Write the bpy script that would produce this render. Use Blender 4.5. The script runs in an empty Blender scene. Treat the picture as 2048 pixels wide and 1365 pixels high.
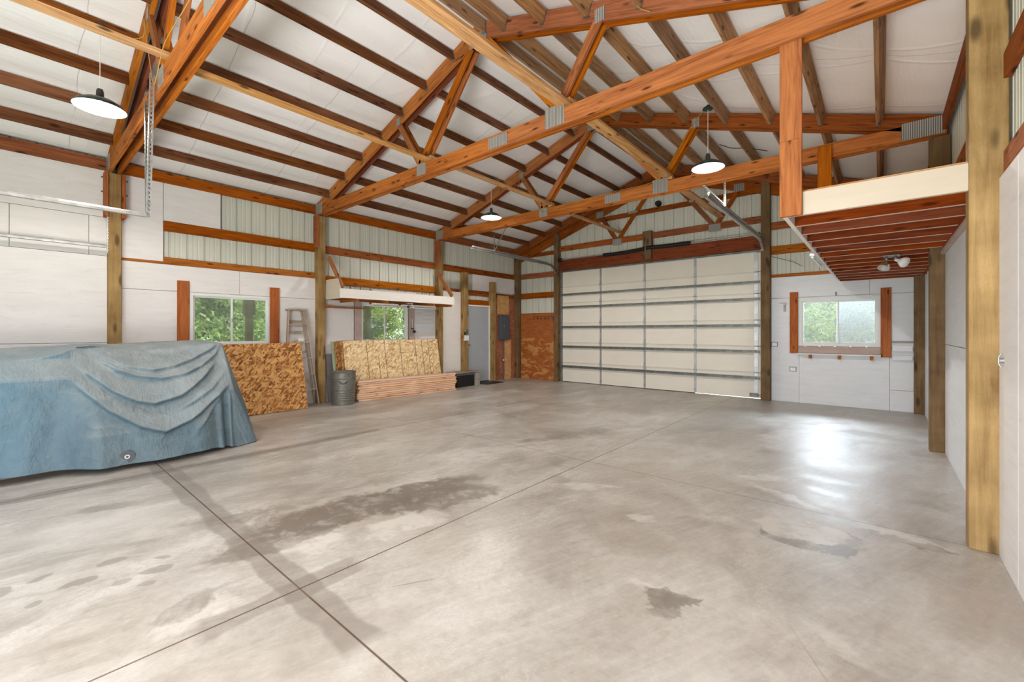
import bpy, bmesh, math, random
import numpy as np
from mathutils import Vector, Matrix, noise as mnoise
R = math.radians
random.seed(7)
sc = bpy.context.scene
COL = sc.collection

# ------------------------------------------------------------------ camera
cam_d = bpy.data.cameras.new('camera'); cam = bpy.data.objects.new('camera', cam_d); COL.objects.link(cam)
cam.location = (0, 0, 1.364); cam.rotation_euler = (R(90), 0, R(40.48))
cam_d.sensor_width = 36.0; cam_d.lens = 864.7 / 2048 * 36.0
cam_d.shift_y = -(682.5 - 664.05) / 2048
cam_d.clip_start = 0.02; cam_d.clip_end = 300
sc.camera = cam

# ------------------------------------------------------------------ light
sc.view_settings.view_transform = 'Standard'; sc.view_settings.look = 'None'
sc.view_settings.gamma = 1.0; sc.view_settings.exposure = 0.14
sc.view_settings.use_curve_mapping = False
world = bpy.data.worlds.new('sky'); sc.world = world; world.use_nodes = True
wn = world.node_tree; wn.nodes.clear()
wo = wn.nodes.new('ShaderNodeOutputWorld'); wb = wn.nodes.new('ShaderNodeBackground')
wb.inputs[0].default_value = (0.82, 0.91, 1.0, 1); wb.inputs[1].default_value = 1.8
wn.links.new(wb.outputs[0], wo.inputs[0])
sun_d = bpy.data.lights.new('sun', 'SUN'); sun_d.energy = 5.0; sun_d.angle = R(1.5); sun_d.color = (1, 0.95, 0.86)
sun = bpy.data.objects.new('sun', sun_d); COL.objects.link(sun); sun.rotation_euler = (R(-20), R(45), 0)

def area(name, loc, rot, sx, sy, power, color):
    d = bpy.data.lights.new(name, 'AREA'); d.shape = 'RECTANGLE'; d.size = sx; d.size_y = sy
    d.energy = power; d.color = color
    o = bpy.data.objects.new(name, d); COL.objects.link(o); o.location = loc; o.rotation_euler = rot
    return o
# added fill lamp behind the camera, standing in for daylight through the near doors
area('fill_wide_door', (-2.1, -1.9, 1.6), (R(104), 0, 0), 4.6, 3.0, 75, (0.98, 0.98, 1.0))
# added uplight inside the near wall, put there to brighten the roof
area('fill_roof_uplight', (-1.2, -1.8, .35), (R(150), 0, 0), 3.4, 1.0, 330, (1.0, 0.985, 0.965))
# added lamp outside the far right window, standing in for sky light
area('fill_window_far', (-.4, 11.4, 2.95), (R(-80), 0, 0), 3.0, 1.5, 1500, (0.86, 0.93, 1.0))
LAMP_W = 95

# ------------------------------------------------------------------ node helpers
class NT:
    def __init__(s, name):
        s.m = bpy.data.materials.new(name); s.m.use_nodes = True; s.t = s.m.node_tree; s.t.nodes.clear()
        s.out = s.n('ShaderNodeOutputMaterial'); s.b = s.n('ShaderNodeBsdfPrincipled')
        s.l(s.b.outputs[0], s.out.inputs[0])
    def n(s, typ, **kw):
        x = s.t.nodes.new(typ)
        for k, v in kw.items(): setattr(x, k, v)
        return x
    def l(s, a, b): s.t.links.new(a, b)
    def put(s, sock, v):
        if hasattr(v, 'is_linked') or isinstance(v, bpy.types.NodeSocket): s.l(v, sock)
        else: sock.default_value = v
    def coord(s, which='Object'): return s.n('ShaderNodeTexCoord').outputs[which]
    def rnd(s): return s.n('ShaderNodeObjectInfo').outputs['Random']
    def mapping(s, v, loc=(0,0,0), rot=(0,0,0), scale=(1,1,1), typ='POINT'):
        m = s.n('ShaderNodeMapping', vector_type=typ); s.l(v, m.inputs[0])
        s.put(m.inputs[1], loc); s.put(m.inputs[2], rot); s.put(m.inputs[3], scale); return m.outputs[0]
    def noise(s, v, scale, detail=3, rough=0.55, dist=0.0, out=0):
        x = s.n('ShaderNodeTexNoise'); s.l(v, x.inputs['Vector']); x.inputs['Scale'].default_value = scale
        x.inputs['Detail'].default_value = detail; x.inputs['Roughness'].default_value = rough
        x.inputs['Distortion'].default_value = dist; return x.outputs[out]
    def voro(s, v, scale, feature='F1', out='Distance', rnd=1.0):
        x = s.n('ShaderNodeTexVoronoi', feature=feature); s.l(v, x.inputs['Vector']); x.inputs['Scale'].default_value = scale
        x.inputs['Randomness'].default_value = rnd
        return x.outputs[out]
    def math(s, op, a, b=0.0, c=0.0, clamp=False):
        x = s.n('ShaderNodeMath', operation=op); x.use_clamp = clamp
        s.put(x.inputs[0], a); s.put(x.inputs[1], b); s.put(x.inputs[2], c); return x.outputs[0]
    def vmath(s, op, a, b=(0,0,0), out=0):
        x = s.n('ShaderNodeVectorMath', operation=op); s.put(x.inputs[0], a); s.put(x.inputs[1], b); return x.outputs[out]
    def ramp(s, f, stops, interp='LINEAR'):
        x = s.n('ShaderNodeValToRGB'); s.l(f, x.inputs[0]); x.color_ramp.interpolation = interp
        e = x.color_ramp.elements
        while len(e) < len(stops): e.new(0.5)
        for i, (p, c) in enumerate(stops):
            e[i].position = p; e[i].color = (*c, 1) if len(c) == 3 else c
        return x.outputs[0]
    def mrange(s, f, a, b, c=0.0, d=1.0, interp='LINEAR'):
        x = s.n('ShaderNodeMapRange', interpolation_type=interp); s.put(x.inputs[0], f)
        for i, v in enumerate((a, b, c, d)): s.put(x.inputs[i+1], v)
        return x.outputs[0]
    def mix(s, f, a, b, mode='MIX'):
        x = s.n('ShaderNodeMix', data_type='RGBA', blend_type=mode)
        s.put(x.inputs[0], f)
        for i, v in ((6, a), (7, b)):
            if isinstance(v, tuple): v = (*v[:3], 1)
            s.put(x.inputs[i], v)
        return x.outputs[2]
    def sep(s, v):
        x = s.n('ShaderNodeSeparateXYZ'); s.l(v, x.inputs[0]); return x.outputs
    def bump(s, h, strength=0.3, dist=0.01):
        x = s.n('ShaderNodeBump'); s.l(h, x.inputs['Height']); x.inputs['Strength'].default_value = strength
        x.inputs['Distance'].default_value = dist; s.l(x.outputs[0], s.b.inputs['Normal'])
    def fin(s, col=None, rough=0.6, metal=0.0, spec=0.5):
        if col is not None: s.put(s.b.inputs['Base Color'], (*col, 1) if isinstance(col, tuple) else col)
        s.put(s.b.inputs['Roughness'], rough); s.b.inputs['Metallic'].default_value = metal
        s.b.inputs['Specular IOR Level'].default_value = spec
        return s.m

def wood(name, dark, light, knots=0.6, grain=1.0, rough=0.6, var=0.25, bumpk=0.15):
    s = NT(name); c = s.coord(); r = s.rnd()
    off = s.n('ShaderNodeCombineXYZ')
    s.put(off.inputs[0], s.math('MULTIPLY', r, 37.0)); s.put(off.inputs[1], s.math('MULTIPLY', r, 91.0)); s.put(off.inputs[2], s.math('MULTIPLY', r, 53.0))
    v = s.vmath('ADD', c, off.outputs[0])
    g = s.mapping(v, scale=(0.9, 16 * grain, 16 * grain))
    n1 = s.noise(g, 1.6, 5, 0.6, 1.2)
    n2 = s.noise(s.mapping(v, scale=(2.5, 60, 60)), 1.5, 3, 0.6)
    n3 = s.noise(s.mapping(v, scale=(0.7, 1.6, 1.6)), 1.0, 2)
    f = s.math('ADD', s.math('MULTIPLY', n1, 0.62), s.math('ADD', s.math('MULTIPLY', n2, 0.22), s.math('MULTIPLY', n3, 0.3)))
    col = s.ramp(f, [(0.44, dark), (0.66, light)])
    kd = s.voro(s.mapping(v, scale=(1.5, 5.5, 5.5)), 2.2)
    km = s.mrange(kd, 0.07, 0.24, knots, 0.0, 'SMOOTHSTEP')
    col = s.mix(km, col, tuple(x * 0.28 for x in dark))
    hv = s.n('ShaderNodeHueSaturation'); s.l(col, hv.inputs['Color'])
    s.put(hv.inputs['Value'], s.mrange(s.math('FRACT', s.math('MULTIPLY', r, 7.31)), 0, 1, 1 - var, 1 + var))
    s.put(hv.inputs['Saturation'], s.mrange(s.math('FRACT', s.math('MULTIPLY', r, 3.77)), 0, 1, 0.9, 1.08))
    s.bump(n1, bumpk, 0.004)
    return s.fin(hv.outputs[0], max(rough, .75), spec=0.15)

M = {}
M['fir'] = wood('fir_chord', (0.25, 0.062, 0.008), (0.50, 0.155, 0.022), 0.95, var=0.06)
M['fir_pale'] = wood('fir_pale', (0.34, 0.155, 0.05), (0.66, 0.37, 0.15), 0.95, var=0.10)
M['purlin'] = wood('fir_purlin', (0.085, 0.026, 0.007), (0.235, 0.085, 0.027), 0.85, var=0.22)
M['purlin_grey'] = wood('fir_purlin_greybrown', (0.22, 0.105, 0.045), (0.46, 0.26, 0.125), 0.85, var=0.2)  # lighter grey-brown tone for the right slope
M['girt'] = wood('fir_girt', (0.16, 0.038, 0.008), (0.35, 0.10, 0.022), 0.9, var=0.16)
M['joist'] = wood('fir_joist', (0.12, 0.020, 0.0035), (0.24, 0.050, 0.010), 0.8, var=0.12)
M['stud'] = wood('fir_stud', (0.24, 0.070, 0.013), (0.47, 0.165, 0.035), 0.95, var=0.15)
M['lumber'] = wood('fresh_lumber', (0.62, 0.34, 0.20), (0.88, 0.60, 0.42), 0.6, var=0.08)
M['old_wood'] = wood('old_ladder_wood', (0.20, 0.14, 0.10), (0.52, 0.42, 0.32), 0.3, var=0.12)
M['plytan'] = wood('plywood_tan', (0.50, 0.25, 0.09), (0.70, 0.41, 0.17), 0.2, grain=0.4, var=0.1)
M['plyred'] = wood('plywood_red', (0.26, 0.085, 0.04), (0.44, 0.17, 0.08), 0.3, grain=0.4, var=0.1)
M['trimred'] = wood('fir_window_board', (0.27, 0.072, 0.024), (0.47, 0.155, 0.055), 0.9, var=0.1)

def treated(name, dark, light):
    s = NT(name); c = s.coord(); r = s.rnd()
    off = s.n('ShaderNodeCombineXYZ'); s.put(off.inputs[0], s.math('MULTIPLY', r, 61.0)); s.put(off.inputs[1], s.math('MULTIPLY', r, 23.0))
    v = s.vmath('ADD', c, off.outputs[0])
    n1 = s.noise(s.mapping(v, scale=(0.8, 12, 12)), 1.5, 5, 0.6, 0.8)
    n3 = s.noise(v, 3.5, 3)
    col = s.ramp(s.math('ADD', s.math('MULTIPLY', n1, 0.55), s.math('MULTIPLY', n3, 0.5)), [(0.36, dark), (0.68, light)])
    kd = s.voro(s.mapping(v, loc=(0.3, 0.2, 0.1), scale=(1.0, 3.0, 3.0)), 2.6)
    km = s.mrange(kd, 0.10, 0.30, 0.8, 0.0, 'SMOOTHSTEP')
    col = s.mix(km, col, tuple(x * 0.3 for x in dark))
    inc = s.voro(s.mapping(v, scale=(45, 140, 140)), 1.0)
    s.bump(s.math('ADD', s.math('MULTIPLY', inc, 0.8), n1), 0.35, 0.004)
    col = s.mix(s.mrange(inc, 0.0, 0.35, 0.22, 0.0), col, tuple(x * 0.45 for x in dark))
    return s.fin(col, 0.7, spec=0.25)
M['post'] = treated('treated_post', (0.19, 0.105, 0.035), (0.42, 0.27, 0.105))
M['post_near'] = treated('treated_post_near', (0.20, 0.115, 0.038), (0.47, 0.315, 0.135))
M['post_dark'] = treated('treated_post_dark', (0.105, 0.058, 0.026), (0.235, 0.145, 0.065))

def painted(name, col, mott=0.05, dirt=0.0, rough=0.55, bumpk=0.1, stretch=(1, 1, 1), scuffs=0.0):
    s = NT(name); c = s.coord()
    n = s.noise(s.mapping(c, scale=stretch), 2.0, 4)
    k = s.ramp(n, [(0.3, tuple(x * (1 - mott * 2) for x in col)), (0.7, tuple(min(1, x * (1 + mott * .5)) for x in col))])
    if dirt:
        d = s.noise(s.mapping(c, scale=(1.1, 1.0, 7.0)), 2.4, 5, 0.7, 0.5)
        k = s.mix(s.mrange(d, 0.55, 0.8, 0, dirt), k, (0.42, 0.36, 0.32))
    if scuffs:
        d = s.voro(s.mapping(c, scale=(3, 3, 3)), 2.5)
        k = s.mix(s.mrange(d, 0.02, 0.045, scuffs, 0), k, (0.12, 0.09, 0.07))
    s.bump(s.noise(s.mapping(c, scale=stretch), 25, 3), bumpk, 0.004)
    return s.fin(k, rough, spec=0.35)
M['white_panel'] = painted('white_painted_plywood', (0.77, 0.745, 0.74), 0.03, 0.35, 0.6, 0.15, (1, 1, 6), 0.5)
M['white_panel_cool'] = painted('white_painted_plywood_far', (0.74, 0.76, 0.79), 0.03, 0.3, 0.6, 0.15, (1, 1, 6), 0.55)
M['cream_board'] = painted('cream_painted_board', (0.60, 0.52, 0.415), 0.03, 0.0, 0.6, 0.1, (1, 1, 8))
M['pale_edge'] = painted('pale_joist_edge', (0.66, 0.50, 0.41), 0.1, 0.1, 0.7)
M['white_board'] = painted('white_painted_board', (0.80, 0.76, 0.72), 0.03, 0.12, 0.6, 0.1, (1, 1, 8))
M['siding'] = painted('steel_siding', (0.63, 0.64, 0.565), 0.03, 0.08, 0.42, 0.02, (1, 1, .4))
M['garage_cream'] = painted('garage_door_cream', (0.79, 0.745, 0.66), 0.02, 0.12, 0.5, 0.05)
M['vinyl'] = painted('vinyl_window_white', (0.76, 0.78, 0.77), 0.01)
M['door_grey'] = painted('painted_steel_door', (0.40, 0.43, 0.47), 0.03, 0.05, 0.5)
M['panel_grey'] = painted('breaker_panel_grey', (0.085, 0.10, 0.12), 0.03, 0, 0.45)
M['black'] = painted('black_plastic', (0.012, 0.012, 0.014), 0.1, 0, 0.5)
M['pinkish'] = painted('whitewashed_board', (0.50, 0.38, 0.34), 0.12, 0.5, 0.7, 0.2, (1, 1, 3))
M['lav_white'] = painted('white_plastic', (0.80, 0.80, 0.80), 0.02)
M['wire'] = painted('yellow_cable', (0.42, 0.27, 0.07), 0.05)
M['concrete_block'] = painted('cinder_block', (0.42, 0.38, 0.33), 0.2, 0.2, 0.9, 0.5)
M['greenedge'] = painted('green_sheet_edge', (0.32, 0.38, 0.24), 0.1)
M['greyboard'] = painted('grey_purple_board', (0.20, 0.18, 0.20), 0.15, 0, 0.6, 0.1, (1, 1, 4))
M['darkgap'] = painted('dark_rubber', (0.03, 0.03, 0.03), 0.1)
M['shadegreen'] = painted('dark_green_enamel', (0.015, 0.035, 0.028), 0.05, 0, 0.25)
M['shadewhite'] = painted('white_enamel', (0.88, 0.86, 0.80), 0.01, 0, 0.3)
M['porcelain'] = painted('dark_socket', (0.05, 0.045, 0.04), 0.05, 0, 0.35)

def metal(name, col, rough=0.38, mott=0.15, m=0.85):
    s = NT(name); c = s.coord()
    v = s.voro(c, 22, out='Color'); n = s.noise(c, 6, 3)
    f = s.math('ADD', s.math('MULTIPLY', s.sep(v)[0], 0.35), s.math('MULTIPLY', n, 0.65))
    k = s.ramp(f, [(0.25, tuple(x * (1 - mott * 2) for x in col)), (0.75, tuple(min(1, x * (1 + mott)) for x in col))])
    return s.fin(k, rough, m)
M['galv'] = metal('galvanised_steel', (0.46, 0.47, 0.47), .42, .12, .8)
M['galv_dark'] = metal('galvanised_strut', (0.20, 0.215, 0.20), 0.45, 0.2, 0.6)
M['plate'] = metal('nail_plate_steel', (0.42, 0.42, 0.40), 0.5, 0.25, 0.5)
M['can'] = metal('weathered_galvanised_can', (0.20, 0.20, 0.175), 0.5, 0.08, 0.55)
M['chrome'] = metal('bright_metal', (0.8, 0.8, 0.8), 0.15, 0.02, 1)
def plate_ribs():
    s = NT('ribbed_nail_plate'); c = s.sep(s.coord())
    w = s.math('SINE', s.math('MULTIPLY', c[0], 330.0))
    k = s.ramp(s.math('ADD', s.math('MULTIPLY', w, 0.5), 0.5), [(0.0, (0.12, 0.11, 0.10)), (0.7, (0.50, 0.49, 0.46))])
    s.bump(w, 0.6, 0.004)
    return s.fin(k, 0.5, 0.4)
M['plate'] = plate_ribs()

def osb(name, dark, mid, light, lines=False):
    s = NT(name); c = s.coord(); r = s.rnd()
    off = s.n('ShaderNodeCombineXYZ'); s.put(off.inputs[0], s.math('MULTIPLY', r, 31.0)); s.put(off.inputs[1], s.math('MULTIPLY', r, 17.0))
    v = s.vmath('ADD', c, off.outputs[0])
    wob = s.noise(v, 5, 2, out=1)
    v = s.vmath('ADD', v, s.vmath('MULTIPLY', wob, (0.014, 0.014, 0.0)))
    layers = []
    for k, (ang, sx) in enumerate(((25, 10), (-38, 9), (78, 11), (-8, 8), (50, 13))):
        q = s.mapping(v, loc=(k * 1.7, k * 2.3, 0), rot=(0, 0, R(ang)), scale=(1/sx, 1/(sx * 3.6), 1), typ='TEXTURE')
        x = s.n('ShaderNodeTexVoronoi', feature='F1'); s.l(q, x.inputs['Vector']); x.inputs['Scale'].default_value = 1.0
        cc = s.sep(x.outputs['Color']); layers.append((cc[0], cc[1]))
    f = layers[0][0]
    for a, b in layers[1:]:
        m = s.math('GREATER_THAN', b, 0.58)
        f = s.math('ADD', s.math('MULTIPLY', f, s.math('SUBTRACT', 1.0, m)), s.math('MULTIPLY', a, m))
    f = s.math('ADD', s.math('MULTIPLY', f, 0.8), s.math('MULTIPLY', s.noise(s.mapping(v, scale=(6, 40, 1)), 1.5, 3), 0.3))
    col = s.ramp(f, [(0.15, dark), (0.42, mid), (0.72, light), (0.95, tuple(min(1, x * 1.15) for x in light))])
    if lines:
        cx = s.sep(c)
        for u, lo in ((-0.69, -9), (-0.26, -9), (0.13, -9), (0.53, -9), (0.72, -9), (0.90, -9), (-0.43, 0)):
            d = s.math('ABSOLUTE', s.math('SUBTRACT', cx[0], u))
            mk = s.mrange(d, 0.004, 0.010, 0.8, 0.0)
            if lo > -5: mk = s.math('MULTIPLY', mk, s.math('LESS_THAN', cx[1], 0.25))
            col = s.mix(mk, col, (0.10, 0.06, 0.03))
    s.bump(f, 0.15, 0.003)
    return s.fin(col, 0.65, spec=0.3)
M['osb'] = osb('osb_dark', (0.18, 0.06, 0.016), (0.42, 0.17, 0.042), (0.68, 0.38, 0.14))
M['osb_light'] = osb('osb_light', (0.46, 0.26, 0.10), (0.70, 0.49, 0.25), (0.82, 0.65, 0.40), True)
M['osb_edge'] = osb('osb_edge', (0.14, 0.05, 0.015), (0.32, 0.13, 0.04), (0.5, 0.25, 0.09))

def faded_ply():
    s = NT('faded_orange_plywood'); c = s.coord(); z = s.sep(c)
    n = s.noise(s.mapping(c, scale=(2.2, 1, 5)), 1.4, 4, 0.6, 0.6)
    g = s.noise(s.mapping(c, scale=(3, 1, 22)), 1.6, 4)
    base = s.ramp(g, [(0.3, (0.27, 0.065, 0.014)), (0.7, (0.47, 0.145, 0.03))])
    low = s.math('LESS_THAN', z[2], 0.2)
    mk = s.math('MULTIPLY', s.mrange(n, 0.50, 0.56, 0, 0.8), s.mrange(z[2], 0.22, 0.26, 1, 0.1))
    col = s.mix(mk, base, (0.60, 0.30, 0.10))
    return s.fin(col, 0.5)
M['faded_ply'] = faded_ply()

def insulation():
    s = NT('white_vinyl_insulation'); c = s.coord()
    w = s.noise(s.mapping(c, scale=(9, 1.3, 9)), 1.6, 4, 0.6, 0.8)
    w2 = s.noise(s.mapping(c, scale=(26, 3, 26)), 1.5, 2)
    wr = s.mrange(s.voro(s.mapping(c, scale=(0.35, 1.15, 0.35)), 1.0, 'DISTANCE_TO_EDGE'), 0.0, 0.03, 1, 0)
    s.bump(s.math('ADD', s.math('ADD', w, s.math('MULTIPLY', w2, 0.3)), s.math('MULTIPLY', wr, 0.5)), 0.35, 0.02)
    sx = s.sep(c); fy = s.math('FRACT', s.math('DIVIDE', s.math('ADD', sx[1], s.math('MULTIPLY', s.noise(c, 1.1, 3), .16)), 1.22))
    seam = s.math('MULTIPLY', s.mrange(s.math('ABSOLUTE', s.math('SUBTRACT', fy, .5)), .0015, .004, .55, 0), s.mrange(s.noise(c, .8, 2), .42, .52, 0, 1))
    k = s.ramp(s.noise(c, 1.2, 3), [(0.3, (0.88, 0.87, 0.865)), (0.7, (0.92, 0.915, 0.91))])
    return s.fin(s.mix(seam, k, (.25, .22, .2)), 0.5, spec=0.4)
M['insul'] = insulation()

def tarp():
    s = NT('blue_canvas_tarp'); c = s.coord(); y = s.sep(c)
    n = s.noise(c, 1.7, 4, 0.6); n2 = s.noise(c, 9, 4, 0.65)
    base = s.ramp(s.math('ADD', s.math('MULTIPLY', n, 0.6), s.math('MULTIPLY', n2, 0.4)), [(0.35, (0.085, 0.135, 0.17)), (0.68, (0.155, 0.22, 0.255))])
    left = s.mrange(y[1], -0.2, 0.7, 0.55, 0.0, 'SMOOTHSTEP')
    base = s.mix(left, base, (0.11, 0.235, 0.34))
    dust = s.math('MULTIPLY', s.mrange(s.noise(c, 3, 3), 0.45, 0.7, 0, 0.4), s.mrange(y[2], 0.5, 1.2, 0.15, 0.9))
    base = s.mix(dust, base, (0.50, 0.52, 0.50))
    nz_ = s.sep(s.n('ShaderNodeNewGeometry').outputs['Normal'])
    base = s.mix(s.mrange(nz_[2], .18, .85, 0, .34, 'SMOOTHSTEP'), base, (0.46, 0.47, 0.45))  # upward folds paled: light from above put into the colour as a dusty tone
    cr = s.noise(s.mapping(c, scale=(1, 1, 1)), 7, 6, 0.62, 1.5)
    wv = s.noise(s.mapping(c, rot=(0.4, 0.3, 0.2), scale=(2, 7, 3)), 2.0, 4, 0.6, 2.0)
    s.bump(s.math('ADD', cr, s.math('MULTIPLY', wv, 0.8)), 0.55, 0.03)
    return s.fin(base, 0.62, spec=0.35)
M['tarp'] = tarp()

def concrete():
    s = NT('worn_concrete_slab'); c = s.coord(); xyz = s.sep(c)
    nz = s.noise(c, 3.2, 6, 0.62, 0.5, out=1)
    P = s.vmath('ADD', c, s.vmath('MULTIPLY', s.vmath('SUBTRACT', nz, (0.5, 0.5, 0.5)), (0.42, 0.42, 0)))
    nz2 = s.noise(c, 17, 4, 0.7, 0.3, out=1)
    P = s.vmath('ADD', P, s.vmath('MULTIPLY', s.vmath('SUBTRACT', nz2, (0.5, 0.5, 0.5)), (0.10, 0.10, 0)))
    patch = s.noise(c, 5.5, 7, 0.72, 0.4)
    P2 = s.vmath('ADD', c, s.vmath('MULTIPLY', s.vmath('SUBTRACT', s.noise(c, 11, 5, 0.6, 0.3, out=1), (0.5, 0.5, 0.5)), (0.085, 0.085, 0)))
    big = s.noise(c, 0.55, 4, 0.6); mid = s.noise(c, 2.6, 6, 0.65, 0.6); fine = s.noise(c, 26, 5, 0.7); sw = s.noise(s.mapping(c, rot=(0,0,1.2), scale=(0.9, 0.16, 1), typ='TEXTURE'), 1.3, 6, 0.7, 1.5)
    f = s.math('ADD', s.math('ADD', s.math('MULTIPLY', big, 0.32), s.math('MULTIPLY', mid, 0.30)), s.math('ADD', s.math('MULTIPLY', fine, 0.16), s.math('MULTIPLY', sw, 0.22)))
    col = s.ramp(f, [(0.40, (0.33, 0.297, 0.262)), (0.50, (0.455, 0.425, 0.388)), (0.59, (0.565, 0.54, 0.51))])
    # chalky wear with ragged edges, more of it on the left half of the slab
    wear = s.noise(s.mapping(c, rot=(0, 0, R(-12)), scale=(1.0, .42, 1)), 1.5, 9, 0.72, 0.5)
    col = s.mix(s.math('MULTIPLY', s.mrange(wear, 0.53, 0.60, 0, 0.5), s.mrange(xyz[0], -3.0, -1.2, 1.0, 0.30)), col, (0.64, 0.615, 0.585))
    col = s.mix(s.math('MULTIPLY', s.mrange(wear, 0.47, 0.40, 0, 0.38), s.mrange(xyz[0], -3.0, -1.2, 1.0, 0.5)), col, (0.30, 0.262, 0.228))
    rag = s.noise(c, 13, 8, 0.78, 0.8)
    col = s.mix(s.math('MULTIPLY', s.mrange(s.math('ABSOLUTE', s.math('SUBTRACT', rag, .5)), .0, .016, .55, 0), s.mrange(wear, .50, .58, 0, 1)), col, (0.76, 0.74, 0.71))
    col = s.mix(s.mrange(rag, .58, .66, 0, .22), col, (0.33, 0.28, 0.235))
    # long gradual tone changes: browner patches, stronger towards the right
    col = s.mix(s.math('MULTIPLY', s.mrange(s.noise(c, 0.9, 3, 0.6), 0.48, 0.66, 0, 0.45), s.mrange(xyz[0], -2.5, -0.5, 0.3, 1)), col, (0.40, 0.32, 0.25))
    def stain(cx, cy, rx, ry, deg, color, k, edge=0.25, src=None):
        nonlocal col
        q = s.mapping(src or P, loc=(cx, cy, 0), rot=(0, 0, R(deg)), scale=(rx, ry, 1), typ='TEXTURE')
        q = s.vmath('MULTIPLY', q, (1, 1, 0))
        d = s.vmath('LENGTH', q, out=1)
        m = s.mrange(d, 1.0 - edge, 1.0, k, 0.0, 'SMOOTHSTEP')
        if src is None: m = s.math('MULTIPLY', m, s.mrange(patch, 0.38, 0.52, 0.4, 1.1))
        col = s.mix(m, col, color)
    damp = (0.185, 0.155, 0.13); brown = (0.22, 0.15, 0.105); pale = (0.70, 0.67, 0.63)
    # pale efflorescence
    for a in ((-4.54, 2.5, .95, .22, 92, .55, .8), (-2.8, 1.28, .34, .2, 40, .65, .5), (-2.5, .62, .3, .10, 100, .5, .6), (-4.2, .55, .8, .45, 77, .45, .9),
              (-2.55, 1.85, .35, .16, 75, .6, .5), (-.86, 4.6, .3, .13, 40, .6, .5), (-.55, 4.15, .42, .1, -25, .7, .5), (.05, 3.9, .32, .09, -15, .6, .5), (-2.0, 3.3, .42, .10, 35, .5, .6),
              (-.14, 2.35, .28, .07, -25, .4, .8), (-.30, 1.95, .12, .06, 0, .3, .8), (-3.6, 3.2, .35, .3, 60, .35, .9), (-.97, 2.2, .12, .1, 0, .5, .6), (-1.35, 3.0, .14, .07, 30, .55, .6),
              (-2.9, 4.0, .5, .2, 70, .3, .9), (-.2, 5.6, .5, .3, 40, .35, .9)):
        stain(*a[:5], pale, a[5], a[6])
    # damp patches
    for a in ((-3.05, 1.95, 1.15, .31, 80, .85, .35), (-2.72, 2.35, .55, .25, 70, .75, .3), (-3.5, 1.25, .62, .20, 62, .5, .45), (-2.98, 1.12, .42, .15, 80, .6, .3),
              (-3.54, .12, .07, .03, 117, .5, .3), (-3.32, .26, .09, .045, 94, .55, .3), (-3.15, .41, .05, .03, 91, .45, .3), (-3.47, .41, .08, .05, 90, .5, .3), (-3.16, .56, .09, .05, 68, .5, .3),
              (-3.22, .1, .04, .025, 122, .45, .3), (-3.5, -.02, .07, .05, 0, .5, .3), (-3.3, .62, .05, .03, 60, .45, .3), (-3.02, .5, .05, .025, 80, .4, .3), (-2.62, .60, .26, .08, 110, .42, .6),
              (-3.1, 4.95, .72, .26, 73, .5, .7), (-3.3, 4.35, .5, .14, 60, .35, .8), (-2.6, 3.75, .5, .12, 150, .3, .8), (-4.6, 5.6, .9, .4, 100, .32, .9), (-4.9, 1.35, .5, .12, 80, .3, .7), (-4.55, .5, .25, .08, 80, .4, .5),
              (.2, 3.8, .14, .06, -10, .5, .4), (-5.4, 4.8, .5, .2, 90, .35, .8), (-.4, 4.0, .5, .09, -14, .3, .8), (-.2, 7.3, .9, .2, 0, .25, .9)):
        stain(*a[:5], damp, a[5], a[6], P2 if a[2] < .12 else None)
    stain(-.83, 2.17, .17, .10, 22, damp, .75, .15); stain(-.80, 2.13, .09, .15, 10, damp, .6, .2); stain(-.88, 2.2, .07, .06, 0, damp, .55, .15, P2)
    # damp border and pale middle of the squarish patch
    stain(-.37, 3.50, .33, .23, 18, damp, .62, .12); stain(-.42, 3.57, .28, .17, 20, (0.56, 0.52, 0.47), .95, .12)
    stain(-2.91, 1.70, .16, .05, 82, brown, .7, .5); stain(-3.5, 2.1, .6, .08, 80, brown, .35, .8); stain(-3.25, 1.55, .55, .06, 85, brown, .32, .8)
    rustn = s.mrange(s.noise(c, 9, 6, 0.75), 0.58, 0.70, 0, 0.5)
    q = s.vmath('LENGTH', s.vmath('MULTIPLY', s.mapping(P, loc=(-.8, 1.95, 0), scale=(.5, .35, 1), typ='TEXTURE'), (1, 1, 0)), out=1)
    col = s.mix(s.math('MULTIPLY', rustn, s.mrange(q, .4, 1, 1, 0)), col, (0.34, 0.235, 0.155))
    # thin scratches
    for a in ((-1.93, 1.44, .17, .006, 60, .6), (-2.15, 2.9, .2, .008, 76, .4), (-1.6, 3.9, .3, .006, -20, .35), (-4.2, 1.9, .5, .008, 86, .35), (-.2, 2.15, .3, .005, -60, .3), (.12, 2.2, .14, .004, 66, .5), (.05, 1.72, .26, .004, 10, .5)):
        stain(*a[:5], (0.24, 0.15, 0.09), a[5], .5, c)
    fl = s.mrange(s.voro(c, 5.0), 0.012, 0.022, 0.7, 0.0)
    col = s.mix(fl, col, (0.10, 0.08, 0.07))
    spk = s.mrange(s.noise(c, 60, 3, 0.6), 0.62, 0.75, 0, 0.35)
    col = s.mix(spk, col, (0.28, 0.22, 0.17))
    # saw-cut joints with damp margins
    wig = s.math('MULTIPLY', s.math('SUBTRACT', s.noise(c, 2.2, 4), 0.5), 0.16)
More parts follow.
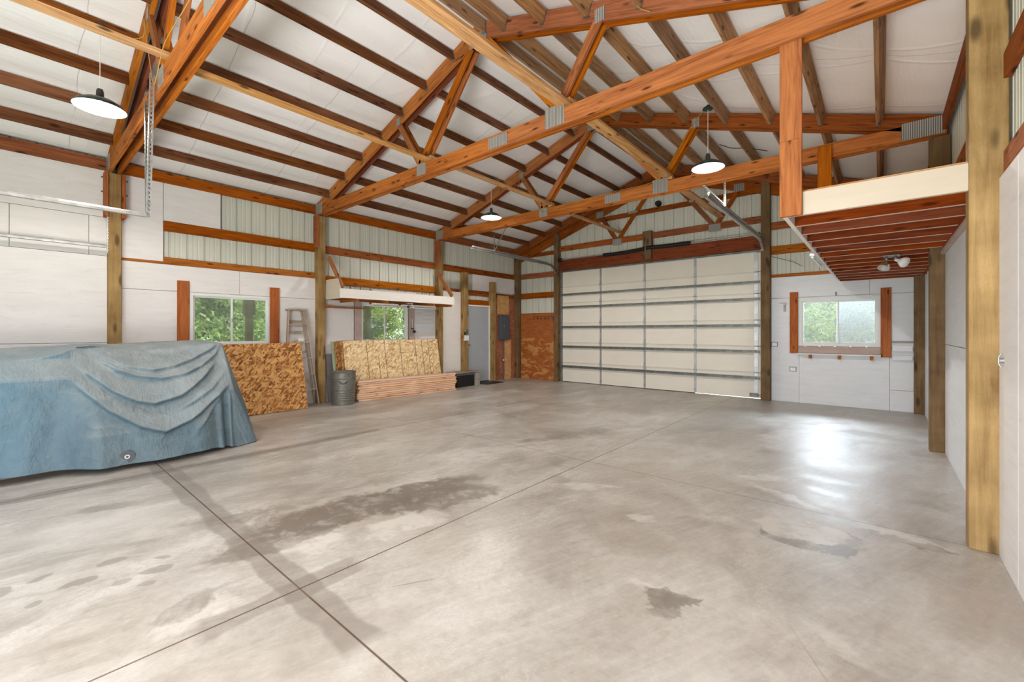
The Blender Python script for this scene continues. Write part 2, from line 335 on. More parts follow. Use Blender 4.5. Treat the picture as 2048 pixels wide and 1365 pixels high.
    def joint(axis, pos, halo_k, lo, hi, w=0.0035, strength=0.85):
        nonlocal col
        d = s.math('ABSOLUTE', s.math('SUBTRACT', xyz[axis], pos)); o = xyz[1 - axis]
        if halo_k:
            dh = s.math('ADD', d, wig)
            m = s.mrange(dh, 0.075, 0.105, halo_k * .8, 0.0, 'SMOOTHSTEP')
            oo = s.math('ADD', o, wig)
            m = s.math('MULTIPLY', m, s.math('MULTIPLY', s.mrange(oo, lo - .03, lo + .03), s.mrange(oo, hi - .03, hi + .03, 1, 0)))
            col = s.mix(m, col, damp)
        m = s.mrange(d, w, w * 2.2, strength, 0.0)
        col = s.mix(m, col, (0.09, 0.05, 0.03))
    joint(1, 1.014, 0.62, -5.6, -1.72, 0.003, 0.9); joint(0, -2.346, 0.55, 0.55, 1.35, 0.003, 0.9); joint(1, 3.976, 0, 0, 1, 0.003, 0.6)
    joint(0, -5.329, 0.6, -2, 3.4, 0.005, 0.8); joint(1, 6.94, 0, 0, 1, 0.003, 0.5); joint(1, -1.95, 0, 0, 1)
    s.bump(s.math('ADD', s.math('MULTIPLY', fine, 0.5), mid), 0.12, 0.006)
    rg = s.mrange(mid, 0.35, 0.65, 0.30, 0.46)
    return s.fin(col, rg, spec=0.5)
M['floor'] = concrete()

def glass(name, dusty=0.0, tint=(0.9, 0.95, 0.9)):
    s = NT(name); s.t.nodes.remove(s.b)
    tr = s.n('ShaderNodeBsdfTransparent'); tr.inputs[0].default_value = (*tint, 1)
    gl = s.n('ShaderNodeBsdfGlossy'); gl.inputs['Roughness'].default_value = 0.03
    fr = s.n('ShaderNodeFresnel'); fr.inputs[0].default_value = 1.45
    mx = s.n('ShaderNodeMixShader'); s.l(fr.outputs[0], mx.inputs[0]); s.l(tr.outputs[0], mx.inputs[1]); s.l(gl.outputs[0], mx.inputs[2])
    last = mx.outputs[0]
    if dusty:
        df = s.n('ShaderNodeBsdfDiffuse'); df.inputs[0].default_value = (0.75, 0.78, 0.8, 1)
        c = s.coord(); k = s.mrange(s.noise(c, 30, 5, 0.7), 0.35, 0.75, dusty * 0.5, dusty * 1.4)
        sp = s.mrange(s.voro(s.mapping(c, scale=(1, 1, .6)), 34), 0.05, 0.22, dusty * 0.9, 0)
        k = s.math('ADD', k, sp, clamp=True)
        m2 = s.n('ShaderNodeMixShader'); s.l(k, m2.inputs[0]); s.l(last, m2.inputs[1]); s.l(df.outputs[0], m2.inputs[2]); last = m2.outputs[0]
    s.l(last, s.out.inputs[0]); return s.m
M['concrete_apron'] = painted('concrete_apron', (0.58, 0.56, 0.53), 0.06)
M['glass'] = glass('window_glass', 0.10)
M['glass_dusty'] = glass('dusty_window_glass', 0.10, (0.88, 0.92, 0.95))
M['glass_screen'] = glass('screened_window_glass', 0.42, (0.75, 0.78, 0.8))

def emit(name, col, k):
    s = NT(name); s.b.inputs['Emission Color'].default_value = (*col, 1); s.b.inputs['Emission Strength'].default_value = k
    return s.fin(col)
M['bulb'] = emit('lit_bulb', (1.0, 0.93, 0.80), 30)
M['tube_off'] = painted('tube_white', (0.85, 0.86, 0.86), 0.01, 0, 0.3)

def simple_noise(name, a, b, scale=3, rough=0.8, detail=4):
    s = NT(name); c = s.coord(); return s.fin(s.ramp(s.noise(c, scale, detail, 0.65), [(0.35, a), (0.65, b)]), rough, spec=0.2)
M['grass'] = simple_noise('grass_ground', (0.10, 0.17, 0.035), (0.30, 0.42, 0.11), 2.5)
M['bark'] = simple_noise('bark', (0.26, 0.24, 0.21), (0.58, 0.54, 0.50), 8)
def leafm(name, a, b):
    s = NT(name); c = s.coord(); col = s.ramp(s.noise(c, 4, 4, 0.7), [(0.3, a), (0.7, b)])
    s.fin(col, 0.6, spec=0.2)
    tl = s.n('ShaderNodeBsdfTranslucent'); s.l(col, tl.inputs[0]); mx = s.n('ShaderNodeMixShader'); mx.inputs[0].default_value = 0.35
    s.l(s.b.outputs[0], mx.inputs[1]); s.l(tl.outputs[0], mx.inputs[2]); s.l(mx.outputs[0], s.out.inputs[0]); return s.m
M['leaf'] = leafm('pine_needles', (0.20, 0.30, 0.10), (0.52, 0.66, 0.26))
M['leaf2'] = leafm('shrub_leaves', (0.26, 0.34, 0.08), (0.62, 0.70, 0.24))
M['porchwood'] = simple_noise('porch_wood', (0.10, 0.085, 0.03), (0.20, 0.16, 0.06), 4)

# ------------------------------------------------------------------ object helpers
used_labels = {}
def tag(o, label=None, cat=None, group=None, kind=None):
    if label:
        o['label'] = label
    if cat: o['category'] = cat
    if group: o['group'] = group
    if kind: o['kind'] = kind
    return o
def empty(name, loc=(0, 0, 0), label=None, cat=None, group=None, kind=None):
    o = bpy.data.objects.new(name, None); COL.objects.link(o); o.location = loc; o.empty_display_size = 0.05
    o['_loc'] = 0; del o['_loc']
    return tag(o, label, cat, group, kind)
def wm(o):
    m = o.matrix_basis.copy(); p = o.parent
    while p: m = p.matrix_basis @ m; p = p.parent
    return m
def place(o, mat, parent=None):
    if parent:
        o.parent = parent; o.matrix_basis = wm(parent).inverted() @ mat
    else: o.matrix_basis = mat
def link(name, bm, mat, parent=None, world=None, smooth=False):
    me = bpy.data.meshes.new(name); bm.to_mesh(me); bm.free(); me.materials.append(mat)
    if smooth:
        for p in me.polygons: p.use_smooth = True
    o = bpy.data.objects.new(name, me); COL.objects.link(o)
    place(o, world or Matrix.Identity(4), parent); return o
def sharp(o, deg=35):
    for p in o.data.polygons: p.use_smooth = True
    o.data.set_sharp_from_angle(angle=R(deg)); return o

def basis(x, up=(0, 0, 1)):
    x = Vector(x).normalized(); up = Vector(up)
    if abs(x.dot(up)) > 0.98: up = Vector((0, 1, 0)) if abs(x.y) < 0.9 else Vector((1, 0, 0))
    y = up.cross(x).normalized(); z = x.cross(y).normalized()
    return Matrix((x, y, z)).transposed()
def bm_box(bm, L, W, H, c=(0, 0, 0), mat=None):
    r = bmesh.ops.create_cube(bm, size=1.0)
    T = (mat or Matrix.Identity(4)) @ Matrix.Translation(c) @ Matrix.Diagonal((L, W, H, 1))
    bmesh.ops.transform(bm, matrix=T, verts=r['verts']); return r['verts']
def beam(name, p0, p1, w, h, mat, parent=None, up=(0, 0, 1), bev=0.003):
    """square-edged timber from p0 to p1, w across, h deep; local x runs along the grain"""
    p0 = Vector(p0); p1 = Vector(p1); bm = bmesh.new(); bm_box(bm, (p1 - p0).length, w, h)
    if bev: bmesh.ops.bevel(bm, geom=bm.edges[:], offset=bev, segments=1, affect='EDGES')
    T = Matrix.Translation((p0 + p1) / 2) @ basis(p1 - p0, up).to_4x4()
    return link(name, bm, M[mat] if isinstance(mat, str) else mat, parent, T)
def box(name, x0, x1, y0, y1, z0, z1, mat, parent=None, bev=0.0015, longest=False):
    if longest:   # grain along the longest side
        dx, dy, dz = abs(x1 - x0), abs(y1 - y0), abs(z1 - z0); cx, cy, cz = (x0+x1)/2, (y0+y1)/2, (z0+z1)/2
        if dx >= dy and dx >= dz: return beam(name, (x0, cy, cz), (x1, cy, cz), dy, dz, mat, parent, bev=bev)
        if dy >= dz: return beam(name, (cx, y0, cz), (cx, y1, cz), dx, dz, mat, parent, bev=bev)
        return beam(name, (cx, cy, z0), (cx, cy, z1), dy, dx, mat, parent, up=(1, 0, 0), bev=bev)
    bm = bmesh.new(); bm_box(bm, abs(x1-x0), abs(y1-y0), abs(z1-z0))
    if bev: bmesh.ops.bevel(bm, geom=bm.edges[:], offset=bev, segments=1, affect='EDGES')
    return link(name, bm, M[mat], parent, Matrix.Translation(((x0+x1)/2, (y0+y1)/2, (z0+z1)/2)))
def bm_tube(bm, pts, r, seg=10, closed_ends=True, rs=None):
    pts = [Vector(p) for p in pts]; rings = []
    prev = None
    for i, p in enumerate(pts):
        d = (pts[min(i+1, len(pts)-1)] - pts[max(i-1, 0)]).normalized()
        if prev is None:
            a = Vector((0, 0, 1)) if abs(d.z) < 0.9 else Vector((1, 0, 0)); n = (a - d * a.dot(d)).normalized()
        else: n = (prev - d * prev.dot(d)).normalized()
        prev = n; b = d.cross(n); rr = rs[i] if rs else r
        rings.append([bm.verts.new(p + (n * math.cos(t) + b * math.sin(t)) * rr) for t in [2*math.pi*k/seg for k in range(seg)]])
    for i in range(len(rings)-1):
        for k in range(seg):
            bm.faces.new((rings[i][k], rings[i][(k+1) % seg], rings[i+1][(k+1) % seg], rings[i+1][k]))
    if closed_ends: bm.faces.new(rings[0][::-1]); bm.faces.new(rings[-1])
def tube(name, pts, r, mat, parent=None, seg=10, rs=None):
    c = Vector(pts[0]); bm = bmesh.new(); bm_tube(bm, [Vector(p) - c for p in pts], r, seg, rs=rs)
    return sharp(link(name, bm, M[mat], parent, Matrix.Translation(c)), 50)
def lathe(name, prof, mat, loc, parent=None, seg=32, axis=None):
    bm = bmesh.new(); rings = []
    for (r, z) in prof:
        rings.append([bm.verts.new((r*math.cos(2*math.pi*k/seg), r*math.sin(2*math.pi*k/seg), z)) for k in range(seg)] if r > 1e-5 else [bm.verts.new((0, 0, z))])
    for a, b in zip(rings, rings[1:]):
        for k in range(seg):
            k2 = (k+1) % seg
            if len(a) == 1: bm.faces.new((a[0], b[k2], b[k]))
            elif len(b) == 1: bm.faces.new((a[k], a[k2], b[0]))
            else: bm.faces.new((a[k], a[k2], b[k2], b[k]))
    bmesh.ops.recalc_face_normals(bm, faces=bm.faces[:])
    T = Matrix.Translation(loc)
    if axis: T = T @ basis(axis).to_4x4() @ Matrix.Rotation(R(90), 4, 'Y')
    return sharp(link(name, bm, M[mat] if isinstance(mat, str) else mat, parent, T), 40)

def smooth_path(pts, n=6):
    out = []; P = [Vector(p) for p in pts]
    for i in range(len(P)-1):
        a, b, c, d = P[max(i-1, 0)], P[i], P[i+1], P[min(i+2, len(P)-1)]
        for k in range(n):
            t = k / n
            out.append(0.5 * ((2*b) + (c-a)*t + (2*a-5*b+4*c-d)*t*t + (3*b-a-3*c+d)*t**3))
    out.append(P[-1]); return out

def perforated(name, p0, p1, w, nrm, mat, parent=None, pitch=0.04, both=True):
    """perforated angle iron: two flanges, each punched with a row of slots"""
    p0 = Vector(p0); p1 = Vector(p1); L = (p1-p0).length; n = max(3, int(L / pitch)); bm = bmesh.new()
    for fl in range(2 if both else 1):
        us = [0, w*0.32, w*0.68, w]
        for k in range(n):
            xs = [k*L/n, (k+0.3)*L/n, (k+0.8)*L/n, (k+1)*L/n]
            for i in range(3):
                for j in range(3):
                    if i == 1 and j == 1: continue
                    q = []
                    for (a, b) in ((i, j), (i+1, j), (i+1, j+1), (i, j+1)):
                        u = us[b]; q.append(bm.verts.new((xs[a] - L/2, u if fl == 0 else 0, 0 if fl == 0 else u)))
                    bm.faces.new(q)
    bmesh.ops.remove_doubles(bm, verts=bm.verts[:], dist=1e-5)
    T = Matrix.Translation((p0+p1)/2) @ basis(p1-p0, nrm).to_4x4()
    o = link(name, bm, M[mat], parent, T); md = o.modifiers.new('thick', 'SOLIDIFY'); md.thickness = 0.003; return o

# ------------------------------------------------------------------ room dimensions
XL, XR, YE, YN = -8.27, 0.56, 9.94, -2.0
XC = -3.86                      # ridge
def roof(x, z0=5.27): return z0 - 0.3333 * abs(x - XC)

# ------------------------------------------------------------------ setting: slab, siding, ceiling
box('floor', -8.42, 0.72, -2.1, 10.1, -0.12, 0.0, 'floor', bev=0)['kind'] = 'structure'
fl = bpy.data.objects['floor']
fl.data.transform(Matrix.Translation(fl.location)); fl.location = (0, 0, 0)
dw = box('driveway', -8.4, 0.7, 10.1, 16, -0.14, -.005, 'concrete_apron', bev=0); dw['kind'] = 'structure'
g = box('ground', -60, 40, -40, 70, -0.3, -0.14, 'grass', bev=0); g['kind'] = 'structure'

def siding(name, axis, pos, out, u0, u1, openings, top, z0=0.0):
    """ribbed steel sheet; openings = [(u0,u1,z0,z1)]; out = +-1 direction of the outdoors"""
    prof = []; pitch = 0.2286; k0 = math.floor(u0 / pitch)
    u = k0 * pitch
    while u < u1 + pitch:
        prof += [(u, 0.0), (u+0.020, 0.0), (u+0.026, 0.026), (u+0.044, 0.026), (u+0.050, 0.0), (u+0.10, 0.0), (u+0.105, 0.006), (u+0.122, 0.006), (u+0.127, 0.0), (u+0.160, 0.0), (u+0.165, 0.006), (u+0.182, 0.006), (u+0.189, 0.0)]
        u += pitch
    cuts = sorted({u0, u1} | {a for o in openings for a in o[:2]})
    us = sorted({round(p[0], 5) for p in prof if u0 < p[0] < u1} | {round(c, 5) for c in cuts})
    pu = [p[0] for p in prof]; pd = [p[1] for p in prof]
    bm = bmesh.new()
    def V(u, z):
        d = float(np.interp(u, pu, pd)) * out
        return bm.verts.new((pos + d, u, z) if axis == 'x' else (u, pos + d, z))
    for a, b in zip(us, us[1:]):
        m = (a+b)/2; segs = [(z0, None)]
        zs = []; cur = z0
        for o in sorted([o for o in openings if o[0] <= m <= o[1]], key=lambda o: o[2]):
            if o[2] > cur: zs.append((cur, o[2], cur, o[2]))
            cur = o[3]
        zs.append((cur, top(a), cur, top(b)))
        for (l0, h0, l1, h1) in zs:
            bm.faces.new((V(a, l0), V(b, l1), V(b, h1), V(a, h0)))
    bmesh.ops.remove_doubles(bm, verts=bm.verts[:], dist=1e-4)
    o = link(name, bm, M['siding']); o['kind'] = 'structure'
    md = o.modifiers.new('thick', 'SOLIDIFY'); md.thickness = 0.004; md.offset = 0
    return o
W1 = (1.88, 3.06, 1.13, 1.985); W2 = (4.82, 6.00, 1.13, 1.985); W3 = (-1.20, -0.01, 1.095, 1.99)
DW = (7.96, 8.70, 0.0, 2.06)
siding('wall_left', 'x', XL - 0.045, -1, YN - 0.05, YE + 0.09, [W1, W2, (7.80, 8.68, 0.0, 2.08)], lambda u: 3.83)
siding('wall_right', 'x', XR + 0.045, 1, YN - 0.05, YE + 0.09, [], lambda u: 3.83)
siding('wall_far', 'y', YE + 0.05, 1, XL - 0.05, XR + 0.05, [(-6.72, -1.86, 0.0, 3.08), W3], lambda u: roof(u) + 0.02)
siding('wall_near', 'y', YN - 0.03, -1, XL - 0.05, XR + 0.05, [(-8.0, -5.4, 0.0, 2.55), (-4.5, 0.2, 0.0, 3.1)], lambda u: roof(u) + 0.02)

PX = [XC - 0.44 - 0.565*k for k in range(7)] + [XC - 0.10, XC + 0.10] + [XC + 0.44 + 0.565*k for k in range(7)]
PX.sort()
TY = [0.92, 3.86, 6.80]          # near face of each truss (front ply), posts sit between the two plies
def make_ceiling():
    bm = bmesh.new(); xs = []
    edges = [XL - 0.06] + PX + [XR + 0.06]
    for a, b in zip(edges, edges[1:]): xs += [a + (b-a)*k/8 for k in range(8)]
    xs.append(edges[-1]); ys = [YN - 0.05 + (YE + 0.1 - YN + 0.05) * k / 110 for k in range(111)]
    bays = [YN - 0.1, 0.99, 3.93, 6.87, YE + 0.1]
    grid = []
    for x in xs:
        i = max(k for k in range(len(edges)-1) if edges[k] <= x + 1e-6) if x < edges[-1] - 1e-6 else len(edges)-2
        t = (x - edges[i]) / (edges[i+1] - edges[i]); w = edges[i+1] - edges[i]
        row = []
        for y in ys:
            sag = math.sin(math.pi * t) ** 0.8 * min(1, w / .5)
            nz = mnoise.noise(Vector((x*1.3, y*3.0, 3))) * 0.010 + mnoise.noise(Vector((x*.8, y*9, 7))) * 0.004
            near = min(abs(y - b) for b in bays)
            k = 0.030 if x < XC else 0.036
            s = sag * (k * min(1, near / .35) + nz)
            row.append(bm.verts.new((x, y, roof(x) + 0.026 - s)))
        grid.append(row)
    for i in range(len(xs)-1):
        for j in range(len(ys)-1): bm.faces.new((grid[i][j], grid[i][j+1], grid[i+1][j+1], grid[i+1][j]))
    o = link('ceiling', bm, M['insul'], smooth=True); o['kind'] = 'structure'
    md = o.modifiers.new('thick', 'SOLIDIFY'); md.thickness = 0.06; md.offset = -1
    return o
make_ceiling()

# ------------------------------------------------------------------ posts
def post(x0, x1, y0, y1, z0, z1, label, mat='post', group=None):
    o = box('wall_post', x0, x1, y0, y1, z0, z1, mat, longest=True, bev=0.005)
    return tag(o, label, 'post', group)
PW = 0.14
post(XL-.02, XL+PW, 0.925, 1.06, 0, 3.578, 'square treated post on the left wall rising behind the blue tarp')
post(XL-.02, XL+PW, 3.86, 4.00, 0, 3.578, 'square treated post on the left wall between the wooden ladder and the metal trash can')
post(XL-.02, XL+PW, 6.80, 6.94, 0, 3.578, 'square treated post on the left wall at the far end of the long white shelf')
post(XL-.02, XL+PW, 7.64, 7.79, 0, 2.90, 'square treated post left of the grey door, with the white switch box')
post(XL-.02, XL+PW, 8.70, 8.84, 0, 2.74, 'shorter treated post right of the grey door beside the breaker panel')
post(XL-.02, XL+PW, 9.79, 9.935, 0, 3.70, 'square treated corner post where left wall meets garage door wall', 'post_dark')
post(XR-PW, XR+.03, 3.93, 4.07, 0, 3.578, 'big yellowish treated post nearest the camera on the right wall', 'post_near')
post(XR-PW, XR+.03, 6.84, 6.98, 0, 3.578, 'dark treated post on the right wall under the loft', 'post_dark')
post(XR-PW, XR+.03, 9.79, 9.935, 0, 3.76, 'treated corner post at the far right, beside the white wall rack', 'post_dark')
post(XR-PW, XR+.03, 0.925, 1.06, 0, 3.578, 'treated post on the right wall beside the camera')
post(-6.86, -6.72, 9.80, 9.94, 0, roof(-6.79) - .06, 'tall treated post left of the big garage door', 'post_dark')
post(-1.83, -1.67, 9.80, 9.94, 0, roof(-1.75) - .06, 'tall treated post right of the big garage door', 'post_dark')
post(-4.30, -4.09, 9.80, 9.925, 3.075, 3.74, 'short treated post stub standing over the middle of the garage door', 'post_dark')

# ------------------------------------------------------------------ trusses
def gusset(parent, x, z, y, w=0.2, h=0.17, label=None):
    p = beam('nail_plate', (x - w/2, y, z), (x + w/2, y, z), 0.004, h, 'plate', parent, bev=0)
    return p
def make_truss(y, label, full=True):
    t = empty('roof_truss', (XC, y + .069, 3.58), label, 'truss', 'roof trusses')
    for k, yy in enumerate((y + 0.020, y + 0.118)):
        x0, x1 = XL + 0.0, XR + 0.0
        for a, b in ((x0, -3.52), (-3.52, x1)):
            beam('bottom_chord', (a, yy, 3.672), (b, yy, 3.672), 0.038, 0.184, 'fir', t)
        beam('top_chord', (XC, yy, 5.155), (XL, yy, 5.155 - .3333*4.41), 0.038, 0.197, 'joist' if k else 'stud', t)
        beam('top_chord', (XC, yy, 5.155), (XR, yy, 5.155 - .3333*4.42), 0.038, 0.197, 'girt', t)
        for sx in (-1, 1):
            px = -5.0 if sx < 0 else -2.70
            beam('web', (px - sx*-.04, yy, 3.77), (XC + sx*0.14, yy, 5.0), 0.0379, 0.089, 'fir' if sx < 0 else 'stud', t)
            qx = XC + sx*1.72
            beam('web', (px + sx*.04, yy, 3.77), (qx, yy, roof(qx, 5.12)), 0.0379, 0.089, 'stud' if sx < 0 else 'fir', t)
        yf = yy + (-0.0215 if k == 0 else 0.0215)
        gusset(t, -5.0, 3.69, yf); gusset(t, -2.69, 3.70, yf, .25, .22)
        gusset(t, -3.52, 3.67, yf, .30, .14)
        gusset(t, XL + .10, 3.70, yf, .36, .2); gusset(t, XR - .20, 3.69, yf, .36, .2)
        gusset(t, XC - 1.70, 4.54, yf, .10, .11); gusset(t, XC + 1.72, 4.54, yf, .11, .14); gusset(t, XC, 5.05, yf, .3, .16)
        
    return t
make_truss(TY[0], 'near roof truss of doubled timbers at the top left, carrying the hanging door track')
make_truss(TY[1], 'middle roof truss of doubled timbers crossing the whole view above the loft edge')
make_truss(TY[2], 'third roof truss of doubled timbers above the two far pendant lamps')
# gable truss against the far wall
gt = empty('roof_truss', (XC, 9.87, 3.56), 'gable truss fixed against the pale metal siding above the garage door', 'truss', 'roof trusses')
gy = 9.905
for a, b in ((-6.72, -4.30), (-4.09, -1.83)): beam('bottom_chord', (a, gy, 3.635), (b, gy, 3.635), 0.038, 0.14, 'girt', gt)
for yy in (9.81, 9.905):
    for sx, xe in ((-1, XL + .02), (1, XR - .02)):
        beam('top_chord', (XC, yy, 5.145), (xe, yy, 5.145 - .3333*abs(xe - XC)), 0.038, 0.20, 'girt', gt)
        if yy > 9.85: beam('top_chord', (XC, yy - .0, 4.93), (xe, yy, 4.93 - .3333*abs(xe - XC)), 0.036, 0.20, 'girt', gt)
for sx in (-1, 1):
    px = -5.0 if sx < 0 else -2.72
    beam('web', (px + sx*-.05, gy - .001, 3.69), (XC + sx*.12, gy - .001, 4.95), 0.036, 0.089, 'girt', gt)
    qx = XC + sx*1.72
    beam('web', (px + sx*.05, gy - .001, 3.69), (qx, gy - .001, roof(qx, 5.07)), 0.036, 0.089, 'girt', gt)
    gusset(gt, px, 3.60, gy - .0225, .24, .16); gusset(gt, XC + sx*1.62, 4.36, gy - .0225, .2, .16); gusset(gt, XC + sx*.72, 4.27, gy - .0225, .24, .06)

# lateral runners laid on the bottom chords
bays = [(YN, TY[0]), (TY[0]+.138, TY[1]), (TY[1]+.138, TY[2]), (TY[2]+.138, 9.79)]
names = ['the nearest bay', 'the second bay', 'the third bay', 'the farthest bay']
for i, (a, b) in enumerate(bays):
    if i < 3 or True:
        e = .12
        tag(beam('lateral_brace', (-4.86, a - e if i else a, 3.795 if i % 2 else 3.835), (-4.86, b + (e if i < 3 else -.0), 3.795 if i % 2 else 3.835), 0.089, 0.038, 'fir_pale'), 'slim lumber runner laid on the left part of the trusses in ' + names[i], 'brace', 'lateral braces on the bottom chords')
        tag(beam('lateral_brace', (-2.575, a - e if i else a, 3.80 if i % 2 else 3.84), (-2.575, b + (e if i < 3 else -.0), 3.80 if i % 2 else 3.84), 0.14, 0.038, 'fir_pale'), 'wide pale lumber runner near the ridge line in ' + names[i], 'brace', 'lateral braces on the bottom chords')

# purlins hung between the trusses
ordn = ['first', 'second', 'third', 'fourth', 'fifth', 'sixth', 'seventh', 'eighth', 'ninth']
hang = bmesh.new(); 
for i, (a, b) in enumerate(bays):
    nl = [x for x in PX if x < XC][::-1]; nr = [x for x in PX if x > XC]
    for side, lst in (('left', nl), ('right', nr)):
        for k, x in enumerate(lst):
            sg = -1 if side == 'left' else 1
            x = x + sg * .0225; z = roof(x, 5.18); nv = (sg * .316, 0, .949)
            if k == 0: nv = (0, 0, 1)
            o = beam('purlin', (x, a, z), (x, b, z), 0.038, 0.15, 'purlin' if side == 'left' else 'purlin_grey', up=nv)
            tag(o, f'{ordn[k]} purlin down from the ridge on the {side} slope in {names[i]}', 'purlin', 'roof purlins')
            if i:
                for (ye, s) in ((a, 1), (b, -1)):
                    h = bmesh.new()
                    bm_box(h, .035, .044, .003, (0, 0, -.0770))
                    for sx in (-1, 1): bm_box(h, .014, .003, .13, (-s*.009, sx*.0205, -.012))
                    link('joist_hanger', h, M['galv_dark'], o, Matrix.Translation((x, ye + s*.0175, z)) @ basis((0, 1, 0), nv).to_4x4())
    # eave boards
    for x, s in ((XL + .015, 'left'), (XR - .02, 'right')):
        tag(beam('eave_girt', (x, a + .0, 3.70), (x, b, 3.70), 0.038, 0.16, 'girt'), f'eave board at the foot of the {s} roof slope in {names[i]}', 'beam', 'eave boards')
# bolted blocks beside the left wall posts
for i, y in enumerate((0.925, 3.86, 6.80)):
    who = ('behind the blue tarp', 'beside the ladder', 'at the end of the shelf')[i]
    for s in (-1, 1):
        if s > 0 and i: continue
        t = empty('bearing_block', (XL + .06, y - .045 if s < 0 else y + .18, 2.96), f'bolted block on the {"near" if s < 0 else "far"} side of the wall post {who}', 'block', 'bearing blocks')
        yy = y - .022 if s < 0 else y + .158
        beam('block', (XL + .094, yy, 2.96), (XL + .094, yy, 3.575), 0.04, 0.16, 'trimred', t, up=(1, 0, 0))
        for z in (3.1, 3.3, 3.5): tube('bolt', [(XL + .11, yy + s*.018, z), (XL + .11, yy + s*.05, z)], .011, 'galv_dark', t, 6)

# ------------------------------------------------------------------ girts
def girt(x0, x1, y0, y1, z0, z1, label, mat='girt'): return tag(box('wall_girt', x0, x1, y0, y1, z0, z1, mat, longest=True, bev=0.002), label, 'girt', 'wall girts')
GX0, GX1 = XL - .04, XL
girt(GX0, GX1, 1.55, 3.86, 2.90, 3.05, 'upper girt on the left wall above the window behind the tarp')
girt(GX0, GX1, 1.06, 3.86, 2.39, 2.50, 'lower girt on the left wall above the window behind the tarp', 'stud')
girt(GX0, GX1, 4.0, 6.8, 2.90, 3.045, 'upper girt on the left wall high over the white shelf')
girt(GX0, GX1, 4.0, 6.8, 2.315, 2.465, 'lower girt on the left wall just over the white shelf', 'stud')
girt(GX0, GX1, 6.94, 9.79, 2.90, 3.045, 'upper girt on the left wall between the shelf end and the corner post')
girt(GX0, GX1, 6.94, 7.64, 2.39, 2.46, 'narrow girt on top of the tall white panel left of the grey door')
girt(GX0, GX1, 7.79, 8.70, 2.33, 2.47, 'upper of the two short girts above the grey door')
girt(GX0, GX1, 7.79, 8.70, 2.085, 2.22, 'lower of the two short girts, directly above the grey door')
girt(GX0, GX1, 8.84, 9.79, 2.34, 2.44, 'short girt above the breaker panel')
GY0, GY1 = YE, YE + .04
girt(-8.13, -6.86, GY0, GY1, 3.53, 3.64, 'topmost girt left of the garage door')
girt(-8.13, -6.86, GY0, GY1, 2.91, 3.06, 'second girt from the top left of the garage door')
girt(-8.13, -6.86, GY0, GY1, 2.33, 2.49, 'third girt from the top left of the garage door')
girt(-8.13, -6.86, GY0, GY1, 1.88, 1.90, 'thin ledger on top of the orange plywood left of the garage door')
girt(-1.67, XR-PW, GY0, GY1, 3.40, 3.55, 'topmost girt right of the garage door')
girt(-1.67, XR-PW, GY0, GY1, 2.905, 3.07, 'second girt right of the garage door', 'stud')
girt(-1.67, XR-PW, GY0, GY1, 2.43, 2.505, 'narrow girt on top of the white panels around the far right window', 'stud')
girt(-6.5, -1.83, GY0, GY1, 4.19, 4.30, 'long high girt crossing the gable above the garage door', 'girt')
for i, (a, b) in enumerate(((1.06, 3.93), (4.07, 6.84), (6.98, 9.79))):
    for z0, z1, w in ((2.90, 3.05, 'upper'), (2.31, 2.46, 'lower')):
        girt(XR + .005, XR + .042, a, b, z0, z1, f'{w} girt on the right wall in {names[i+1]}')
hd = beam('door_header', (-6.72, 9.915, 3.185), (-1.83, 9.915, 3.185), 0.05, 0.305, 'joist')
tag(hd, 'deep dark red timber header above the garage door', 'beam')

# ------------------------------------------------------------------ wall panels
def sheetL(y0, y1, z0, z1, label, mat='white_panel', t=0.012, x=None, name='plywood_panel'):
    x = XL if x is None else x
    return tag(box(name, x, x + t, y0, y1, z0, z1, mat, bev=0.002), label, 'panel')
g = 0.002
sheetL(YN, .925, 2.97, 3.62, 'long white panel along the top of the left wall behind the near pendant lamp')
sheetL(YN, .03-g, 2.43, 2.965, 'white panel at the far left edge of the view between the two tracks')
sheetL(.03+g, .74, 2.43, 2.965, 'wide white panel behind the hanging track left of the first wall post')
sheetL(.74+g*2, .925, 2.43, 2.965, 'narrow white panel directly left of the first wall post')
sheetL(YN, .925, 1.215, 2.425, 'large white panel on the left wall above the blue tarp, left of the first post')
sheetL(YN, .925, 0, 1.21, 'white panel hidden low behind the blue tarp, left of the first post')
sheetL(1.06, 1.55, 2.43, 3.64, 'tall narrow white panel right of the first wall post under the eave')
sheetL(1.555, 2.295, 3.052, 3.62, 'small bright white panel under the eave beside the tall narrow panel')
sheetL(1.06, 2.57, 1.99, 2.388, 'white panel strip above the left half of the window behind the tarp')
sheetL(2.575, 3.86, 1.99, 2.388, 'white panel strip above the right half of the window behind the tarp')
sheetL(1.06, 1.88, 0, 1.985, 'white panel between the first post and the window behind the tarp')
sheetL(1.882, 3.058, 0, 1.128, 'white panel below the window behind the tarp')
sheetL(3.06, 3.86, 0, 1.985, 'white panel behind the wooden ladder')
sheetL(4.0, 4.66, 0, 2.10, 'white panel behind the perforated board beside the bench window')
sheetL(4.66, 6.16, 0, 1.128, 'white panel below the bench window behind the leaning sheets')
sheetL(6.16, 6.80, 0, 2.10, 'white panel right of the bench window behind the lined sheets')
sheetL(6.945, 7.635, 0, 2.388, 'tall white panel between the shelf end post and the door post', 'white_board')
sheetL(7.84, 7.87, 2.225, 2.33, 'tiny white block in the gap above the grey door')
sheetL(8.06, 9.785, 2.475, 2.90, 'white panel high above the grey door and breaker panel')
sheetL(8.845, 9.785, 0, 2.335, 'reddish plywood panel behind the breaker panel', 'plyred')
sheetL(9.02, 9.52, 1.86, 2.40, 'tan plywood square above the breaker panel', 'plytan', .014, XL + .0125)
sheetL(9.30, 9.62, 0, 1.14, 'tan plywood strip low behind the conduit', 'plytan', .01, XL + .0125)
